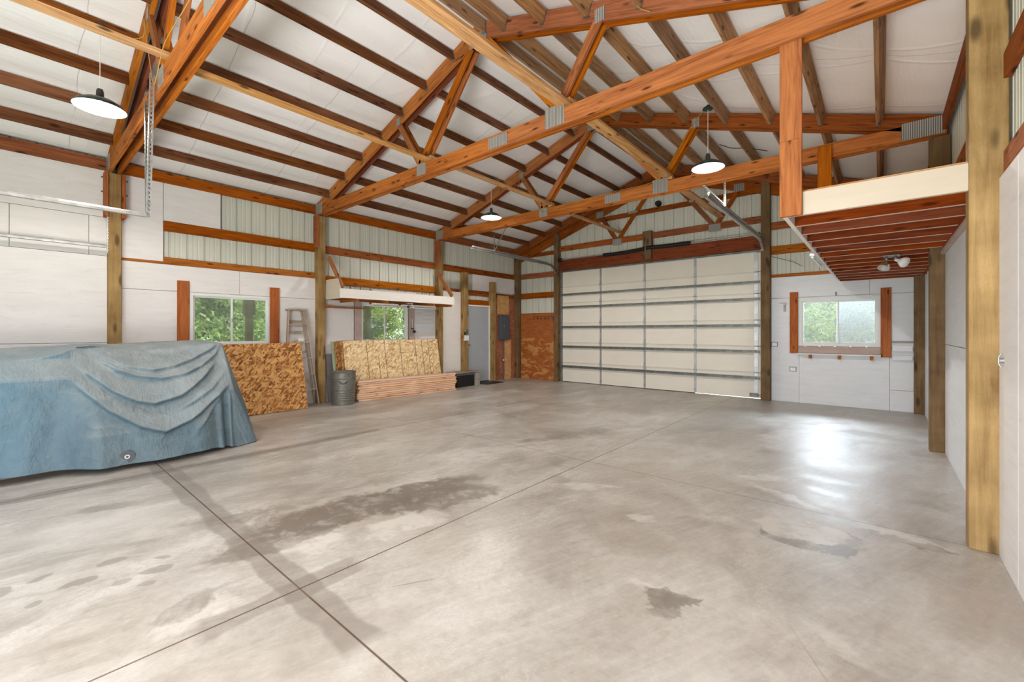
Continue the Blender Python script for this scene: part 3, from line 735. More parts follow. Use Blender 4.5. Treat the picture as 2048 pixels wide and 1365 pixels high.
def sheetE(x0, x1, z0, z1, label, mat='white_panel_cool', t=0.012, y=None):
    y = YE if y is None else y
    return tag(box('plywood_panel', x0, x1, y - t, y, z0, z1, mat, bev=0.002), label, 'panel')
sheetE(-8.12, -6.86, 0, 1.885, 'orange plywood panel with faded patches left of the garage door', 'faded_ply')
sheetE(-1.665, -.157, 2.03, 2.44, 'white panel strip above the far right window')
sheetE(-.153, .42, 2.03, 2.44, 'white panel strip under the loft right of the seam above the far right window')
sheetE(-1.665, -1.20, 0, 2.025, 'white panel left of the far right window with the two outlets')
sheetE(-1.20, -.01, 1.99, 2.025, 'thin white filler strip over the far right window')
sheetE(-1.198, .11, 0, 1.09, 'white panel below the far right window')
sheetE(-.01, .42, 1.095, 2.025, 'white panel right of the far right window')
sheetE(.114, .42, .36, 1.09, 'white panel below the white wall rack')
sheetE(.114, .42, 0, .356, 'low white panel at the floor below the wall rack')
def sheetR(y0, y1, z0, z1, label):
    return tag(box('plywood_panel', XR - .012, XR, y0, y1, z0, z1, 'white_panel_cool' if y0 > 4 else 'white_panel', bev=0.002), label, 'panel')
sheetR(1.06, 3.45, 0, 2.30, 'white panel on the right wall at the right edge of the view')
sheetR(3.455, 3.93, 0, 2.30, 'narrow white panel on the right wall directly before the big near post')
sheetR(4.07, 6.84, 0, 1.22, 'lower white panel on the right wall between the two loft posts')
sheetR(4.07, 6.84, 1.225, 2.30, 'upper white panel on the right wall between the two loft posts')
sheetR(6.98, 9.79, 0, 2.30, 'white panel on the right wall beyond the dark loft post')
sheetR(YN, .925, 0, 2.30, 'white panel on the right wall behind the camera')

# ------------------------------------------------------------------ windows
def window(n, axis, u0, u1, z0, z1, pos, inn, glasses=('glass', 'glass'), sash_front=1):
    """sliding window; pos = wall plane, inn = direction into the room"""
    W = empty(f'window_{n}', ((pos, (u0+u1)/2, z0) if axis == 'x' else ((u0+u1)/2, pos, z0)), kind='structure')
    def B(name, a, b, c, d, p0, p1, mat, parent=W):
        q0, q1 = sorted((pos + inn*p0, pos + inn*p1))
        if axis == 'x': return box(name, q0, q1, a, b, c, d, mat, parent)
        return box(name, a, b, q0, q1, c, d, mat, parent)
    def ring(name, a, b, c, d, w, p0, p1, parent=W, mat='vinyl'):
        bm = bmesh.new(); q0, q1 = sorted((p0, p1))
        cen = (pos + inn*(p0+p1)/2, (a+b)/2, (c+d)/2) if axis == 'x' else ((a+b)/2, pos + inn*(p0+p1)/2, (c+d)/2)
        dp = abs(p1-p0)
        for (ca, cb, wa, wb) in ((0, (d-c)/2 - w/2, b-a, w), (0, -(d-c)/2 + w/2, b-a, w), ((b-a)/2 - w/2, 0, w, d-c-2*w), (-(b-a)/2 + w/2, 0, w, d-c-2*w)):
            if axis == 'x': bm_box(bm, dp, wa, wb, (0, ca, cb))
            else: bm_box(bm, wa, dp, wb, (ca, 0, cb))
        return link(name, bm, M[mat], parent, Matrix.Translation(cen))
    ring('window_frame', u0, u1, z0, z1, .045, -.05, .018)
    m = (u0+u1)/2
    for k, (a, b) in enumerate(((u0+.045, m+.02), (m-.02, u1-.045))):
        o = .0 if k == sash_front else -.022
        s = ring('window_sash', a, b, z0+.045, z1-.045, .028, -.022+o, -.002+o)
        B('window_pane', a+.028, b-.028, z0+.073, z1-.073, -.014+o, -.010+o, glasses[k], s)
    h = B('window_latch', m-.012, m+.012, (z0+z1)/2-.03, (z0+z1)/2+.03, 0, .016, 'galv')
    return W
window(1, 'x', W1[0], W1[1], W1[2], W1[3], XL - .005, 1)
window(2, 'x', W2[0], W2[1], W2[2], W2[3], XL - .005, 1)
window(3, 'y', W3[0], W3[1], W3[2], W3[3], YE + .005, -1, ('glass_dusty', 'glass_screen'), 0)
def board(name, x0, x1, y0, y1, z0, z1, mat, label, cat='board', group=None):
    return tag(box(name, x0, x1, y0, y1, z0, z1, mat, longest=True, bev=.003), label, cat, group)
T0 = XL + .0125; T1 = XL + .05
board('window_side_board', T0, T1, 1.715, 1.865, .95, 2.155, 'trimred', 'orange timber board left of the window behind the tarp')
board('window_side_board', T0, T1, 3.045, 3.195, .95, 2.15, 'trimred', 'orange timber board right of the window behind the tarp')
board('window_side_board', T0, T1, 4.67, 4.805, .4, 2.05, 'pinkish', 'whitewashed timber board left of the bench window')
board('window_side_board', T0, T1, 6.02, 6.15, .4, 2.05, 'pinkish', 'whitewashed timber board right of the bench window')
board('window_side_board', -1.35, -1.215, YE-.05, YE-.0125, .95, 2.13, 'trimred', 'orange timber board left of the far right window')
board('window_side_board', -.015+.01, .135, YE-.05, YE-.0125, .92, 2.13, 'trimred', 'orange timber board right of the far right window')
board('window_apron', -1.205, -.012, YE-.03, YE-.0125, .965, 1.09, 'pinkish', 'pinkish whitewashed board under the far right window')
sh = empty('window_shelf', (-.6, YE-.1, .93), 'narrow white shelf on three wooden brackets under the far right window', 'shelf')
box('shelf_board', -1.25, .0, YE-.12, YE-.0125, .935, .955, 'white_board', sh)
for x in (-1.02, -.58, -.13): box('bracket', x-.02, x+.02, YE-.10, YE-.0125, .86, .934, 'stud', sh)
rk = empty('wall_rack', (.27, YE-.04, .88), 'white two-tier wooden wall rack on the far wall beside the corner post', 'rack')
for z0, z1 in ((1.03, 1.17), (.88, 1.0)): box('rack_front', .15, .405, YE-.075, YE-.062, z0, z1-.04, 'white_panel_cool', rk)
for z in (.88, 1.03): box('rack_shelf', .15, .405, YE-.062, YE-.0125, z, z+.012, 'white_panel_cool', rk)
box('rack_rail', .14, .415, YE-.03, YE-.0125, 1.17, 1.205, 'concrete_block', rk)
def outlet(x, z, label):
    t = empty('outlet_box', (x, YE-.03, z), label, 'outlet', 'electrical outlets')
    box('box_rim', x-.055, x+.055, YE-.02, YE-.0121, z-.045, z+.045, 'black', t)
    box('cover_plate', x-.047, x+.047, YE-.026, YE-.0202, z-.037, z+.037, 'lav_white', t)
    for dx in (-.02, .02): box('socket', x+dx-.012, x+dx+.012, YE-.029, YE-.0262, z-.014, z+.014, 'shadewhite', t)
outlet(-1.30, .64, 'square outlet box low on the white panel below the far right window')
outlet(-1.61, 1.115, 'square outlet box beside the right garage door post')
hk = empty('wall_hook', (-1.45, YE-.03, 1.85), 'small dark metal hook holder on the far wall left of the window', 'hook')
box('hook_plate', -1.455, -1.42, YE-.03, YE-.0125, 1.76, 1.90, 'galv_dark', hk); tube('hook_arm', [(-1.53, YE-.04, 1.93), (-1.42, YE-.04, 1.93), (-1.40, YE-.03, 1.90)], .006, 'galv', hk)
nh = tube('wall_nail', [(-.63, YE-.02, 2.10), (-.63, YE-.03, 2.03)], .006, 'darkgap'); tag(nh, 'small dark nail above the far right window', 'nail')
cl = empty('rope_cleat', (XR-.02, 3.80, 1.2), 'metal rope cleat on the right wall beside the big near post', 'cleat')
tube('cleat_bar', smooth_path([(XR-.022, 3.80, 1.235), (XR-.032, 3.80, 1.215), (XR-.032, 3.80, 1.175), (XR-.022, 3.80, 1.155)], 4), .004, 'galv', cl); lathe('cleat_base', [(0, 0), (.016, 0), (.016, .02), (0, .02)], 'galv', (XR-.0115, 3.80, 1.195), cl, 12, (-1, 0, 0))

# ------------------------------------------------------------------ garage door
D = empty('door_1', (-4.30, YE, 0), kind='structure')
dx0, dx1 = -6.72, -1.85
rows = [0.012, 0.531, 1.072, 1.604, 2.145, 2.582, 3.05]
colsx = [-6.685, -5.484, -4.306, -3.138, -1.935]
for k, (a, b) in enumerate(zip(rows, rows[1:])):
    lift = 0.0
    bm = bmesh.new(); H = b - a - .0012
    bm_box(bm, dx1 - dx0, .035, H); bmesh.ops.bevel(bm, geom=bm.edges[:], offset=.004, segments=2, affect='EDGES')
    # rolled lips along the seam
    bm_box(bm, dx1-dx0-.16, .016, .010, (0, -.024, H/2-.012)); bm_box(bm, dx1-dx0-.16, .016, .010, (0, -.024, -H/2+.012))
    s = link('door_section', bm, M['garage_cream'], D, Matrix.Translation(((dx0+dx1)/2, YE+.02, (a+b)/2)))
    for ci, x in enumerate(colsx):
        w = .075 if ci in (0, 4) else .05
        box('stile', x-w/2, x+w/2, YE-.006, YE+.003, a+.004, b-.006, 'galv', s)
        if k: 
            bmh = bmesh.new(); bm_box(bmh, .05, .006, .055, (0, 0, -.034)); bm_box(bmh, .05, .006, .055, (0, 0, .034)); bm_tube(bmh, [(-.04, -.008, 0), (.04, -.008, 0)], .009, 8)
            link('hinge', bmh, M['galv'], s, Matrix.Translation((x, YE-.0145, a)))
for z in (.409, .946, 1.478, 2.018, 2.362, 3.0):
    bm = bmesh.new(); L = dx1-dx0-.03
    for (cy, cz, wy, wz) in ((-.028, 0, .052, .003), (-.055, .0, .003, .03), (-.003, .022, .003, .044), (-.028, .0, .05, .02)):
        bm_box(bm, L, wy, wz, (0, cy, cz))
    link('reinforcing_strut', bm, M['galv_dark'], D, Matrix.Translation(((dx0+dx1)/2, YE-.0065, z)))
for x, s in ((dx0+.03, -1), (dx1-.03, 1)):
    for z in rows[1:-1] + [.08, 2.98]:
        bm = bmesh.new(); bm_tube(bm, [(-.04*s, 0, 0), (.055*s, 0, 0)], .006, 8); bm_tube(bm, [(.045*s, 0, 0), (.068*s, 0, 0)], .022, 12)
        link('roller', bm, M['galv_dark'], D, Matrix.Translation((x, YE-.035, z)))
box('door_latch', -2.06, -1.93, YE-.04, YE-.0065, .93, .985, 'galv_dark', D); box('bottom_bracket', -2.05, -1.90, YE-.05, YE-.0065, .04, .11, 'galv_dark', D)
box('bottom_seal', dx0, -3.15, YE+.004, YE+.036, .0, .011, 'darkgap', D)
box('label_sticker', -4.22, -4.13, YE+.0005, YE+.0022, 1.40, 1.44, 'white_board', D)
# track assemblies
def track(x, s, yend, zt, label, xin):
    T = empty('door_track', (x, 9.86, 0), label, 'track', 'overhead door tracks')
    pts = [(x, 9.87, .03), (x, 9.87, 1.2), (x, 9.87, 2.8)]
    for k in range(1, 9):
        t = R(90) * k / 8; pts.append((x, 9.87 - .38*(1-math.cos(t)), 2.8 + .38*math.sin(t)))
    r = 0.026
    bm = bmesh.new(); P = [Vector(p) for p in pts]
    prof = [(-.022, .02), (-.022, -.02), (0, -.026), (.022, -.02), (.022, .02)]
    def sweep(P, name, mat='galv'):
        bm = bmesh.new(); rings = []
        for i, p in enumerate(P):
            d = (P[min(i+1, len(P)-1)] - P[max(i-1, 0)]).normalized(); n = Vector((1, 0, 0)); b = d.cross(n)
            rings.append([bm.verts.new(p - Vector((x, 9.87, 0)) + b * u + n * v * -s) for u, v in prof])
        for a, c in zip(rings, rings[1:]):
            for k in range(len(prof)-1): bm.faces.new((a[k], a[k+1], c[k+1], c[k]))
        o = link(name, bm, M[mat], T, Matrix.Translation((x, 9.87, 0))); md = o.modifiers.new('thick', 'SOLIDIFY'); md.thickness = .003; return o
    sweep(P, 'curved_track')
    sweep([Vector((x, 9.49, 3.18)), Vector((x, 7.5, 3.185)), Vector((x, yend, 3.20))], 'horizontal_track')
    # angle along the horizontal run
    beam('track_angle', (x + s*.02, 9.45, 3.222), (x + s*.02, yend+.05, 3.242), .035, .035, 'galv', T, bev=.004)
    beam('wall_angle', (x + s*.045, 9.885, .0), (x + s*.045, 9.885, 3.0), .003, .045, 'galv_dark', T, up=(1, 0, 0), bev=0)
    for z in (.35, 1.0, 1.6, 2.2, 2.75): box('track_bracket', min(x, x+s*.075), max(x, x+s*.075), 9.87, 9.888, z-.02, z+.02, 'galv', T)
    perforated('hanger_angle', (x + s*.03, yend+.75, 3.22), (x + s*.03, yend+.75, 3.60), .03, (0, 1, 0), 'galv', T)
    perforated('hanger_angle', (x + s*.03, yend+.75, 3.22), (x + xin, yend+.68, 3.78), .03, (0, 1, 0), 'galv', T)
    return T
track(-1.80, 1, 6.15, 3.2, 'right overhead track of the garage door, curving back under the far right pendant lamp', -.42)
track(-6.80, -1, 6.60, 3.2, 'left overhead track of the garage door, curving back towards the shelf', .45)
# torsion shaft
S = empty('torsion_shaft', (-4.3, 9.83, 3.31), 'steel torsion shaft with black sleeved springs above the garage door', 'door spring')
tube('shaft', [(-6.72, 9.82, 3.315), (-1.80, 9.82, 3.315)], .0127, 'galv', S)
def sag(x): return 3.315 - .006
tube('spring_sleeve', smooth_path([(-5.33, 9.80, 3.30), (-4.9, 9.80, 3.295), (-4.35, 9.795, 3.32), (-4.15, 9.795, 3.34), (-3.7, 9.80, 3.325), (-3.2, 9.80, 3.325)], 5), .045, 'black', S, 12)
for x in (-6.66, -1.90):
    lathe('cable_drum', [(0, -.045), (.05, -.045), (.05, -.035), (.04, -.03), (.04, .03), (.055, .035), (.055, .045), (0, .045)], 'black', (x, 9.82, 3.315), S, 20, (1, 0, 0))
    box('end_bearing_plate', x-.06, x-.05, 9.77, 9.889, 3.26, 3.37, 'galv_dark', S)
box('centre_bracket', -4.215, -4.20, 9.74, 9.80, 3.24, 3.37, 'galv', S)
tube('tension_cable', [(-1.88, 9.81, 3.37), (-4.0, 9.80, 3.37)], .004, 'galv_dark', S)

# tracks of the door behind the camera, seen at the left
def near_track(x, y1, label, zt=2.50):
    T = empty('door_track', (x, 0, zt), label, 'track', 'overhead door tracks')
    beam('track_angle', (x, YN+.1, zt), (x, y1, zt), .035, .042, 'galv', T, bev=.008)
    beam('track_channel', (x+.022, YN+.1, zt-.008), (x+.022, y1, zt-.008), .012, .03, 'galv', T, bev=.004)
    return T
t1 = near_track(-5.44, .90, 'longer overhead metal track hanging under the near pendant lamp', 2.50)
perforated('hanger_angle', (-5.44, .885, 2.49), (-5.20, .875, 3.78), .04, (0, 1, 0), 'galv', t1)
perforated('hanger_angle', (-5.46, .885, 2.49), (-5.43, .875, 3.60), .04, (0, 1, 0), 'galv_dark', t1)
t2 = near_track(-8.11, .90, 'wall side metal track ending at the first left wall post', 2.54)
perforated('hanger_angle', (XL+.135, .91, 2.45), (XL+.135, .91, 3.72), .035, (0, 1, 0), 'galv', t2)

# ------------------------------------------------------------------ loft
LZ0, LZ1 = 2.275, 2.415; LX = -.60
board('loft_rim_board', LX, LX+.035, 3.97, 9.78, LZ0, LZ1+.012, 'white_board', 'white painted rim board along the left edge of the loft')
board('loft_fascia', LX+.145, XR-PW, 3.935, 3.968, 2.255, 2.43, 'cream_board', 'cream painted fascia board across the near end of the loft')
n = 15; ordn2 = ['first', 'second', 'third', 'fourth', 'fifth', 'sixth', 'seventh', 'eighth', 'ninth', 'tenth', 'eleventh', 'twelfth', 'thirteenth', 'fourteenth', 'last']
for k in range(n):
    y = 4.02 + k * .41
    jo = tag(box('loft_joist', LX+.036, XR-.014 if not (6.8 < y < 7.0) and y < 9.7 else XR-PW-.001, y, y+.038, LZ0, LZ1, 'joist', longest=True, bev=.003), f'{ordn2[k]} loft floor joist counting from the cream fascia', 'joist', 'loft floor joists')
    pe = box('edge_strip', LX+.037, XR-.062, y+.002, y+.036, LZ0-.0012, LZ0+.0002, 'pale_edge', jo, bev=0); pe['label'] = 'thin pale strip along the lower edge of the joist'  # thin pale strip under the joist, lighter than its sides
board('loft_ledger', XR-.05, XR-.013, 4.08, 6.83, 2.235, 2.2745, 'pinkish', 'scuffed ledger strip on the right wall under the loft joists')
dk = box('loft_deck', LX, XR-PW-.001, 3.965, 9.78, 2.428, 2.447, 'plytan', bev=.001); tag(dk, 'plywood deck laid over the loft joists', 'deck')
hb = empty('loft_hanger', (-.525, 3.9, 2.25), 'near orange timber hanger carrying the loft corner from the middle truss', 'hanger', 'loft hangers')
beam('lower_board', (-.527, 3.914, 2.25), (-.527, 3.914, 2.83), .035, .145, 'fir', hb, up=(1, 0, 0)); beam('hanger_board', (-.527, 3.918, 2.832), (-.527, 3.918, 3.60), .028, .145, 'fir', hb, up=(1, 0, 0))
beam('hanger_back', (-.53, 3.952, 2.27), (-.53, 3.952, 3.58), .03, .14, 'fir', hb, up=(1, 0, 0))
hb2 = empty('loft_hanger', (-.565, 6.8, 2.45), 'farther orange timber hanger standing on the loft deck under the third truss', 'hanger', 'loft hangers')
beam('hanger_board', (-.545, 6.75, 2.449), (-.545, 6.75, 3.72), .035, .145, 'fir', hb2, up=(1, 0, 0)); beam('hanger_back', (-.595, 6.795, 2.449), (-.595, 6.795, 3.70), .04, .05, 'fir', hb2, up=(1, 0, 0))
# little strip light on the rim and flood lights under the joists
sl = empty('strip_light', (-.62, 6.75, 2.26), 'slim white strip light fixed along the loft rim board', 'light')
box('light_housing', LX-.05, LX-.001, 6.25, 7.30, 2.268, 2.30, 'lav_white', sl); tube('light_tube', [(LX-.026, 6.28, 2.258), (LX-.026, 7.27, 2.258)], .012, 'tube_off', sl)
fdl = empty('flood_light', (.09, 6.84, 2.27), 'twin bulb flood light fitting under the loft joists', 'light')
box('mounting_plate', .02, .17, 6.80, 6.92, 2.255, 2.2752, 'galv_dark', fdl)
def flood(x, y, z, d):
    d = Vector(d).normalized()
    arm = tube('lamp_arm', smooth_path([(x, y, 2.255), (x, y-.01, 2.225), Vector((x, y, z)) ], 4), .016, 'galv_dark', fdl)
    lathe('flood_bulb', [(0, 0), (.018, 0), (.02, .035), (.05, .075), (.062, .10), (.058, .118), (.03, .128), (0, .131)], 'chrome' if x < .08 else 'tube_off', (x, y, z), fdl, 24, d)
flood(.05, 6.80, 2.21, (-.25, -.55, -.8)); flood(.13, 6.80, 2.215, (.75, -.5, -.45))

# ------------------------------------------------------------------ pendant lamps
def pendant(x, y, ztop, zsh, label, power):
    t = empty('pendant_lamp', (x, y, zsh), label, 'lamp', 'pendant barn lamps')
    lathe('canopy', [(0, .05), (.02, .045), (.03, .02), (.065, .01), (.07, -.008), (.05, -.018), (0, -.02)], 'shadegreen', (x, y, ztop-.05), t, 20)
    tube('cord', [(x, y, ztop-.06), (x, y, zsh+.15)], .0035, 'white_board', t, 6)
    lathe('socket', [(0, .19), (.022, .185), (.03, .16), (.032, .09), (.045, .08), (0, .075)], 'porcelain', (x, y, zsh), t, 18)
    s = lathe('shade', [(.034, .105), (.06, .095), (.12, .07), (.175, .035), (.205, .0), (.208, -.01)], 'shadegreen', (x, y, zsh), t, 40)
    lathe('shade_liner', [(.033, .100), (.06, .090), (.12, .065), (.174, .03), (.203, -.004), (.207, -.011)], 'shadewhite', (x, y, zsh), t, 40)
    lathe('bulb', [(0, .075), (.018, .07), (.02, .05), (.042, .015), (.046, -.005), (.036, -.035), (0, -.052)], 'bulb', (x, y, zsh), t, 20)
    d = bpy.data.lights.new('bulb_glow', 'SPOT'); d.spot_size = R(160); d.spot_blend = .3; d.energy = power; d.color = (1.0, .945, .87); d.shadow_soft_size = .04
    o = bpy.data.objects.new('bulb_glow', d); COL.objects.link(o); place(o, Matrix.Translation((x, y, zsh-.075)), t)
    return t
pendant(-6.0, .62, 4.48, 3.63, 'near pendant barn lamp glowing at the upper left', LAMP_W)
pendant(-5.97, 6.35, 4.50, 3.67, 'pendant barn lamp hanging over the white shelf, the smallest in the photo', LAMP_W*1.3)
pendant(-1.79, 6.20, 4.45, 3.60, 'pendant barn lamp hanging left of the loft hanger', LAMP_W*1.35)
pendant(-1.79, .62, 4.45, 3.63, 'pendant barn lamp above and behind the camera', LAMP_W)
sf = lathe('gable_fixture', [(0, 0), (.07, 0), (.07, .03), (.05, .10), (0, .11)], 'black', (-3.96, 9.93, 4.36), None, 16, (0, -1, 0)); tag(sf, 'small black round fixture on the gable above the garage door', 'fixture')
# cables
tag(tube('electric_cable', smooth_path([(-5.92, .66, 4.38), (-5.75, .75, 4.30), (-5.5, .87, 4.25), (-5.42, .87, 4.38), (-5.3, .86, 4.25), (-5.05, .87, 3.66), (-4.9, .87, 3.62), (-4.6, .872, 3.80), (-4.0, .872, 3.79), (-3.4, .872, 3.78)], 8), .004, 'wire', None, 6), 'yellow electric cable looping along the near truss from the near pendant lamp', 'cable')
tag(tube('electric_cable', smooth_path([(-5.89, 6.40, 4.42), (-5.7, 6.6, 4.40), (-5.56, 6.75, 4.30), (-5.6, 6.755, 4.52), (-5.4, 6.755, 4.35), (-5.1, 6.755, 3.82), (-4.9, 6.755, 3.68), (-4.3, 6.755, 3.74), (-3.4, 6.755, 3.76), (-2.75, 6.755, 3.78), (-2.5, 6.755, 4.0), (-2.2, 6.75, 4.45), (-2.0, 6.70, 4.62), (-1.79, 6.45, 4.46)], 8), .004, 'wire', None, 6), 'yellow electric cable running along the third truss between its two pendant lamps', 'cable')
tag(tube('electric_cable', smooth_path([(-1.76, 3.80, 4.50), (-1.7, 3.80, 4.36), (-1.60, 3.81, 4.28)], 5), .004, 'wire', None, 6), 'short yellow cable loop under the purlins at the middle truss top', 'cable')
tag(tube('black_cable', smooth_path([(-2.2, 8.3, 4.72), (-2.0, 8.3, 4.60), (-1.75, 8.3, 4.53), (-1.45, 8.3, 4.40)], 5), .006, 'black', None, 6), 'thin black cable drooping between purlins behind the far right pendant lamp', 'cable')
tag(tube('thin_wire', smooth_path([(-1.66, 9.9, 2.86), (-1.5, 9.9, 2.80), (-1.3, 9.9, 2.72), (-1.15, 9.9, 2.62)], 5), .004, 'darkgap', None, 6), 'thin dark wire curving over the siding right of the garage door', 'cable')

# ------------------------------------------------------------------ tarp over the stored machine
def make_tarp():
    NU, NT_ = 300, 190
    I = lambda v, xs, vs: float(np.interp(v, xs, vs))
    def sm(a, b, v): t = max(0.0, min(1.0, (v-a)/(b-a))); return t*t*(3-2*t)
    Y0, Y1 = -1.7, 1.78
    # swags: (length stations, heights), crest height, how far the cloth reaches above the crest
    swags = [([.56, .68, .85, 1.05, 1.25, 1.45, 1.62, 1.74], [1.20, 1.10, 1.00, .96, .99, 1.06, 1.15, 1.22], .075, .15),
             ([.60, .75, .92, 1.12, 1.32, 1.50, 1.68, 1.76], [1.12, .98, .90, .865, .90, .98, 1.10, 1.20], .060, .07),
             ([.46, .56, .72, .88, 1.02, 1.25, 1.48, 1.66], [1.05, .92, .76, .66, .62, .68, .84, 1.00], .085, .20),
             ([.58, .70, .84], [1.10, 1.02, .97], .035, .06),
             ([.36, .48, .66, .88, 1.08, 1.30, 1.52, 1.74], [.93, .80, .60, .42, .335, .42, .57, .74], .085, .22),
             ([1.15, 1.35, 1.55, 1.72], [.50, .60, .72, .86], .035, .07),
             ([1.30, 1.48, 1.62, 1.72], [.22, .42, .60, .70], .035, .08)]
    grid = []
    for i in range(NU):
        y = Y0 + (Y1-Y0)*i/(NU-1); row = []
        zt = I(y, [-1.7, -.1, .22, .36, .48, .62, .80, 1.0, 1.35, 1.70, 1.78], [1.085, 1.085, 1.095, 1.14, 1.20, 1.205, 1.17, 1.15, 1.175, 1.225, 1.215])
        xt = I(y, [-1.7, .25, .5, .9, 1.3, 1.78], [-6.30, -6.30, -6.42, -6.52, -6.50, -6.38])
        zb = I(y, [-1.7, -.2, .2, .5, .9, 1.4, 1.7, 1.78], [1.18, 1.195, 1.225, 1.235, 1.235, 1.262, 1.268, 1.25])
        hem = I(y, [-1.7, .2, 1.0, 1.5, 1.68, 1.78], [.085, .07, .05, .06, .03, .006])
        a = 1 - sm(.28, .62, y); c = sm(1.35, 1.70, y); b = 1 - a - c
        for j in range(NT_):
            t = j/(NT_-1)
            if t < .12: k = t/.12; x = -7.62 + .08*k; z = .01 + (zb-.05-.01)*k
            elif t < .30:
                k = (t-.12)/.18; x = -7.54 + (xt + 7.54)*k
                z = zb - .05*(1-k)**3 + (zt-zb)*k**2.2
            else:
                k = (t-.30)/.70; z = zt + (hem-zt)*k
                xa = I(z, [0, .4, .90, .93, 1.083], [-5.86, -5.93, -6.00, -6.02, -6.30])
                xb = I(z, [0, .35, .7, .95, 1.2], [-5.62, -5.70, -5.88, -6.10, -6.52])
                xc = I(z, [0, .3, .67, .70, .95, 1.225], [-5.80, -5.86, -5.93, -5.95, -6.14, -6.38])
                x = a*xa + b*xb + c*xc; d = 0.0
                for (sy, szz, am, up) in swags:
                    if not (sy[0]-.05 < y < sy[-1]+.05): continue
                    e = z - I(y, sy, szz); w = sm(sy[0]-.05, sy[0]+.22, y) * (1 - sm(sy[-1]-.16, sy[-1]+.05, y))
                    if e >= 0: f = max(0.0, 1 - e/up)**1.6
                    else: f = math.exp(-(e/.028)**2)
                    d += am * w * f
                hh = sm(.25, 1, k)
                d += hh * a * (.022*math.sin(y*8.5 + z*2.5) + .010*math.sin(y*23 - z*4))
                d += hh * (1-a) * .016*math.sin(y*13 + z*5)
                d += .05*math.exp(-((y-1.62)/.035)**2)*sm(.42, .62, k) + .045*math.exp(-((y-1.725)/.022)**2)*sm(.42, .6, k) - .03*math.exp(-((y-1.68)/.02)**2)*sm(.42, .6, k)
                x += d
            P = Vector((x*1.0, y, z))
            n1 = mnoise.noise(P*2.4)*.012 + mnoise.noise(P*6.3 + Vector((3, 0, 0)))*.007 + (1-abs(mnoise.noise(Vector((x*4, y*9, z*7)))))**6*.005
            row.append((Vector((x + n1*(1 if t > .3 else .2), y, z + (n1*.7 if .12 < t < .34 else 0))), t))
        grid.append(row)
    bm = bmesh.new()
    V = [[bm.verts.new(p) for p, t in row] for row in grid]
    for i in range(NU-1):
        for j in range(NT_-1): bm.faces.new((V[i][j], V[i+1][j], V[i+1][j+1], V[i][j+1]))
    for (row, sgn, n) in ((V[-1], 1, 40), (V[0], -1, 10)):
        prev = row; base = [v.co.copy() for v in row]
        for k in range(1, n+1):
            f = k/n; cur = []
            for j in range(NT_):
                p = base[j]; h0 = max(0, p.z)/1.25
                z = p.z*(1-f) + .006*f
                out = (.36 if sgn > 0 else .2) * h0**.7 * f**.85
                fr = sm(.3, 1, j/(NT_-1))
                x = p.x + (-.03 + .12*f)*fr*f*h0*(1 if sgn > 0 else 0)
                w = .024*math.sin(p.x*17 + f*2.5)*f*h0 + .010*math.sin(p.x*39 + 1)*f*h0
                cur.append(bm.verts.new((x, p.y + sgn*(out + w) + mnoise.noise(Vector((x*5, f*6, 2)))*.012*f*h0, z)))
            for j in range(NT_-1):
                q = (prev[j], cur[j], cur[j+1], prev[j+1])
                bm.faces.new(q if sgn > 0 else q[::-1])
            prev = cur
    bmesh.ops.remove_doubles(bm, verts=bm.verts[:], dist=1e-4)
    bmesh.ops.recalc_face_normals(bm, faces=bm.faces[:])
    o = link('tarp', bm, M['tarp'], smooth=True)
    md = o.modifiers.new('thick', 'SOLIDIFY'); md.thickness = .003; md.offset = -1
    return o
tp = make_tarp(); tag(tp, 'pale blue canvas tarp draped over a long stored machine at the left', 'tarp')
gr = lathe('grommet', [(.010, 0), (.022, 0), (.022, .004), (.010, .004)], 'chrome', (-5.655, .78, .13), tp, 20, (1, -.1, .05))
pt = lathe('reinforcing_patch', [(0, 0), (.06, 0), (.06, .003), (0, .003)], 'panel_grey', (-5.662, .78, .13), tp, 24, (1, -.1, .05))
for k, x in enumerate((-6.2, -7.2)):
    tag(beam('timber_skid', (x, -1.5, .045), (x, 1.6, .045), .09, .09, 'old_wood'), ('front' if k == 0 else 'rear') + ' timber skid in the dark gap beneath the blue tarp', 'skid')
mc = box('stored_machine', -7.35, -6.3, -1.4, 1.45, .09, .98, 'panel_grey', bev=.05); tag(mc, 'dark bulky machine hidden under the blue tarp', 'machine')
bpy.data.objects.remove(mc)

# ------------------------------------------------------------------ sheets, ladder, can, lumber
def leaning_sheet(name, y0, y1, xb, xt, length, mat, label, thick=.011, group=None):
    a = math.acos(min(1, (xb - xt)/length)); z = length*math.sin(a)
    bm = bmesh.new(); bm_box(bm, y1-y0, length, thick)
    if mat == 'osb_light': 
        pass
    # local x = along wall, local y = up the slope, local z = towards the room
    X = Vector((0, 1, 0)); Y = Vector((-(xb-xt), 0, z)).normalized(); Z = X.cross(Y)
    T = Matrix((X, Y, Z)).transposed().to_4x4(); T.translation = Vector(((xb+xt)/2, (y0+y1)/2, z/2)) + Z*thick/2 + Vector((0, 0, .004))
    return tag(link(name, bm, M[mat], None, T), label, 'wood sheet', group)
leaning_sheet('osb_sheet', 2.22, 3.50, -7.775, -8.06, 1.19, 'osb', 'dark strand board sheet leaning under the window beside the blue tarp')
leaning_sheet('osb_sheet', 2.05, 3.15, -7.83, -8.10, 1.13, 'osb_edge', 'second strand board edge peeking out behind the dark sheet by the tarp')
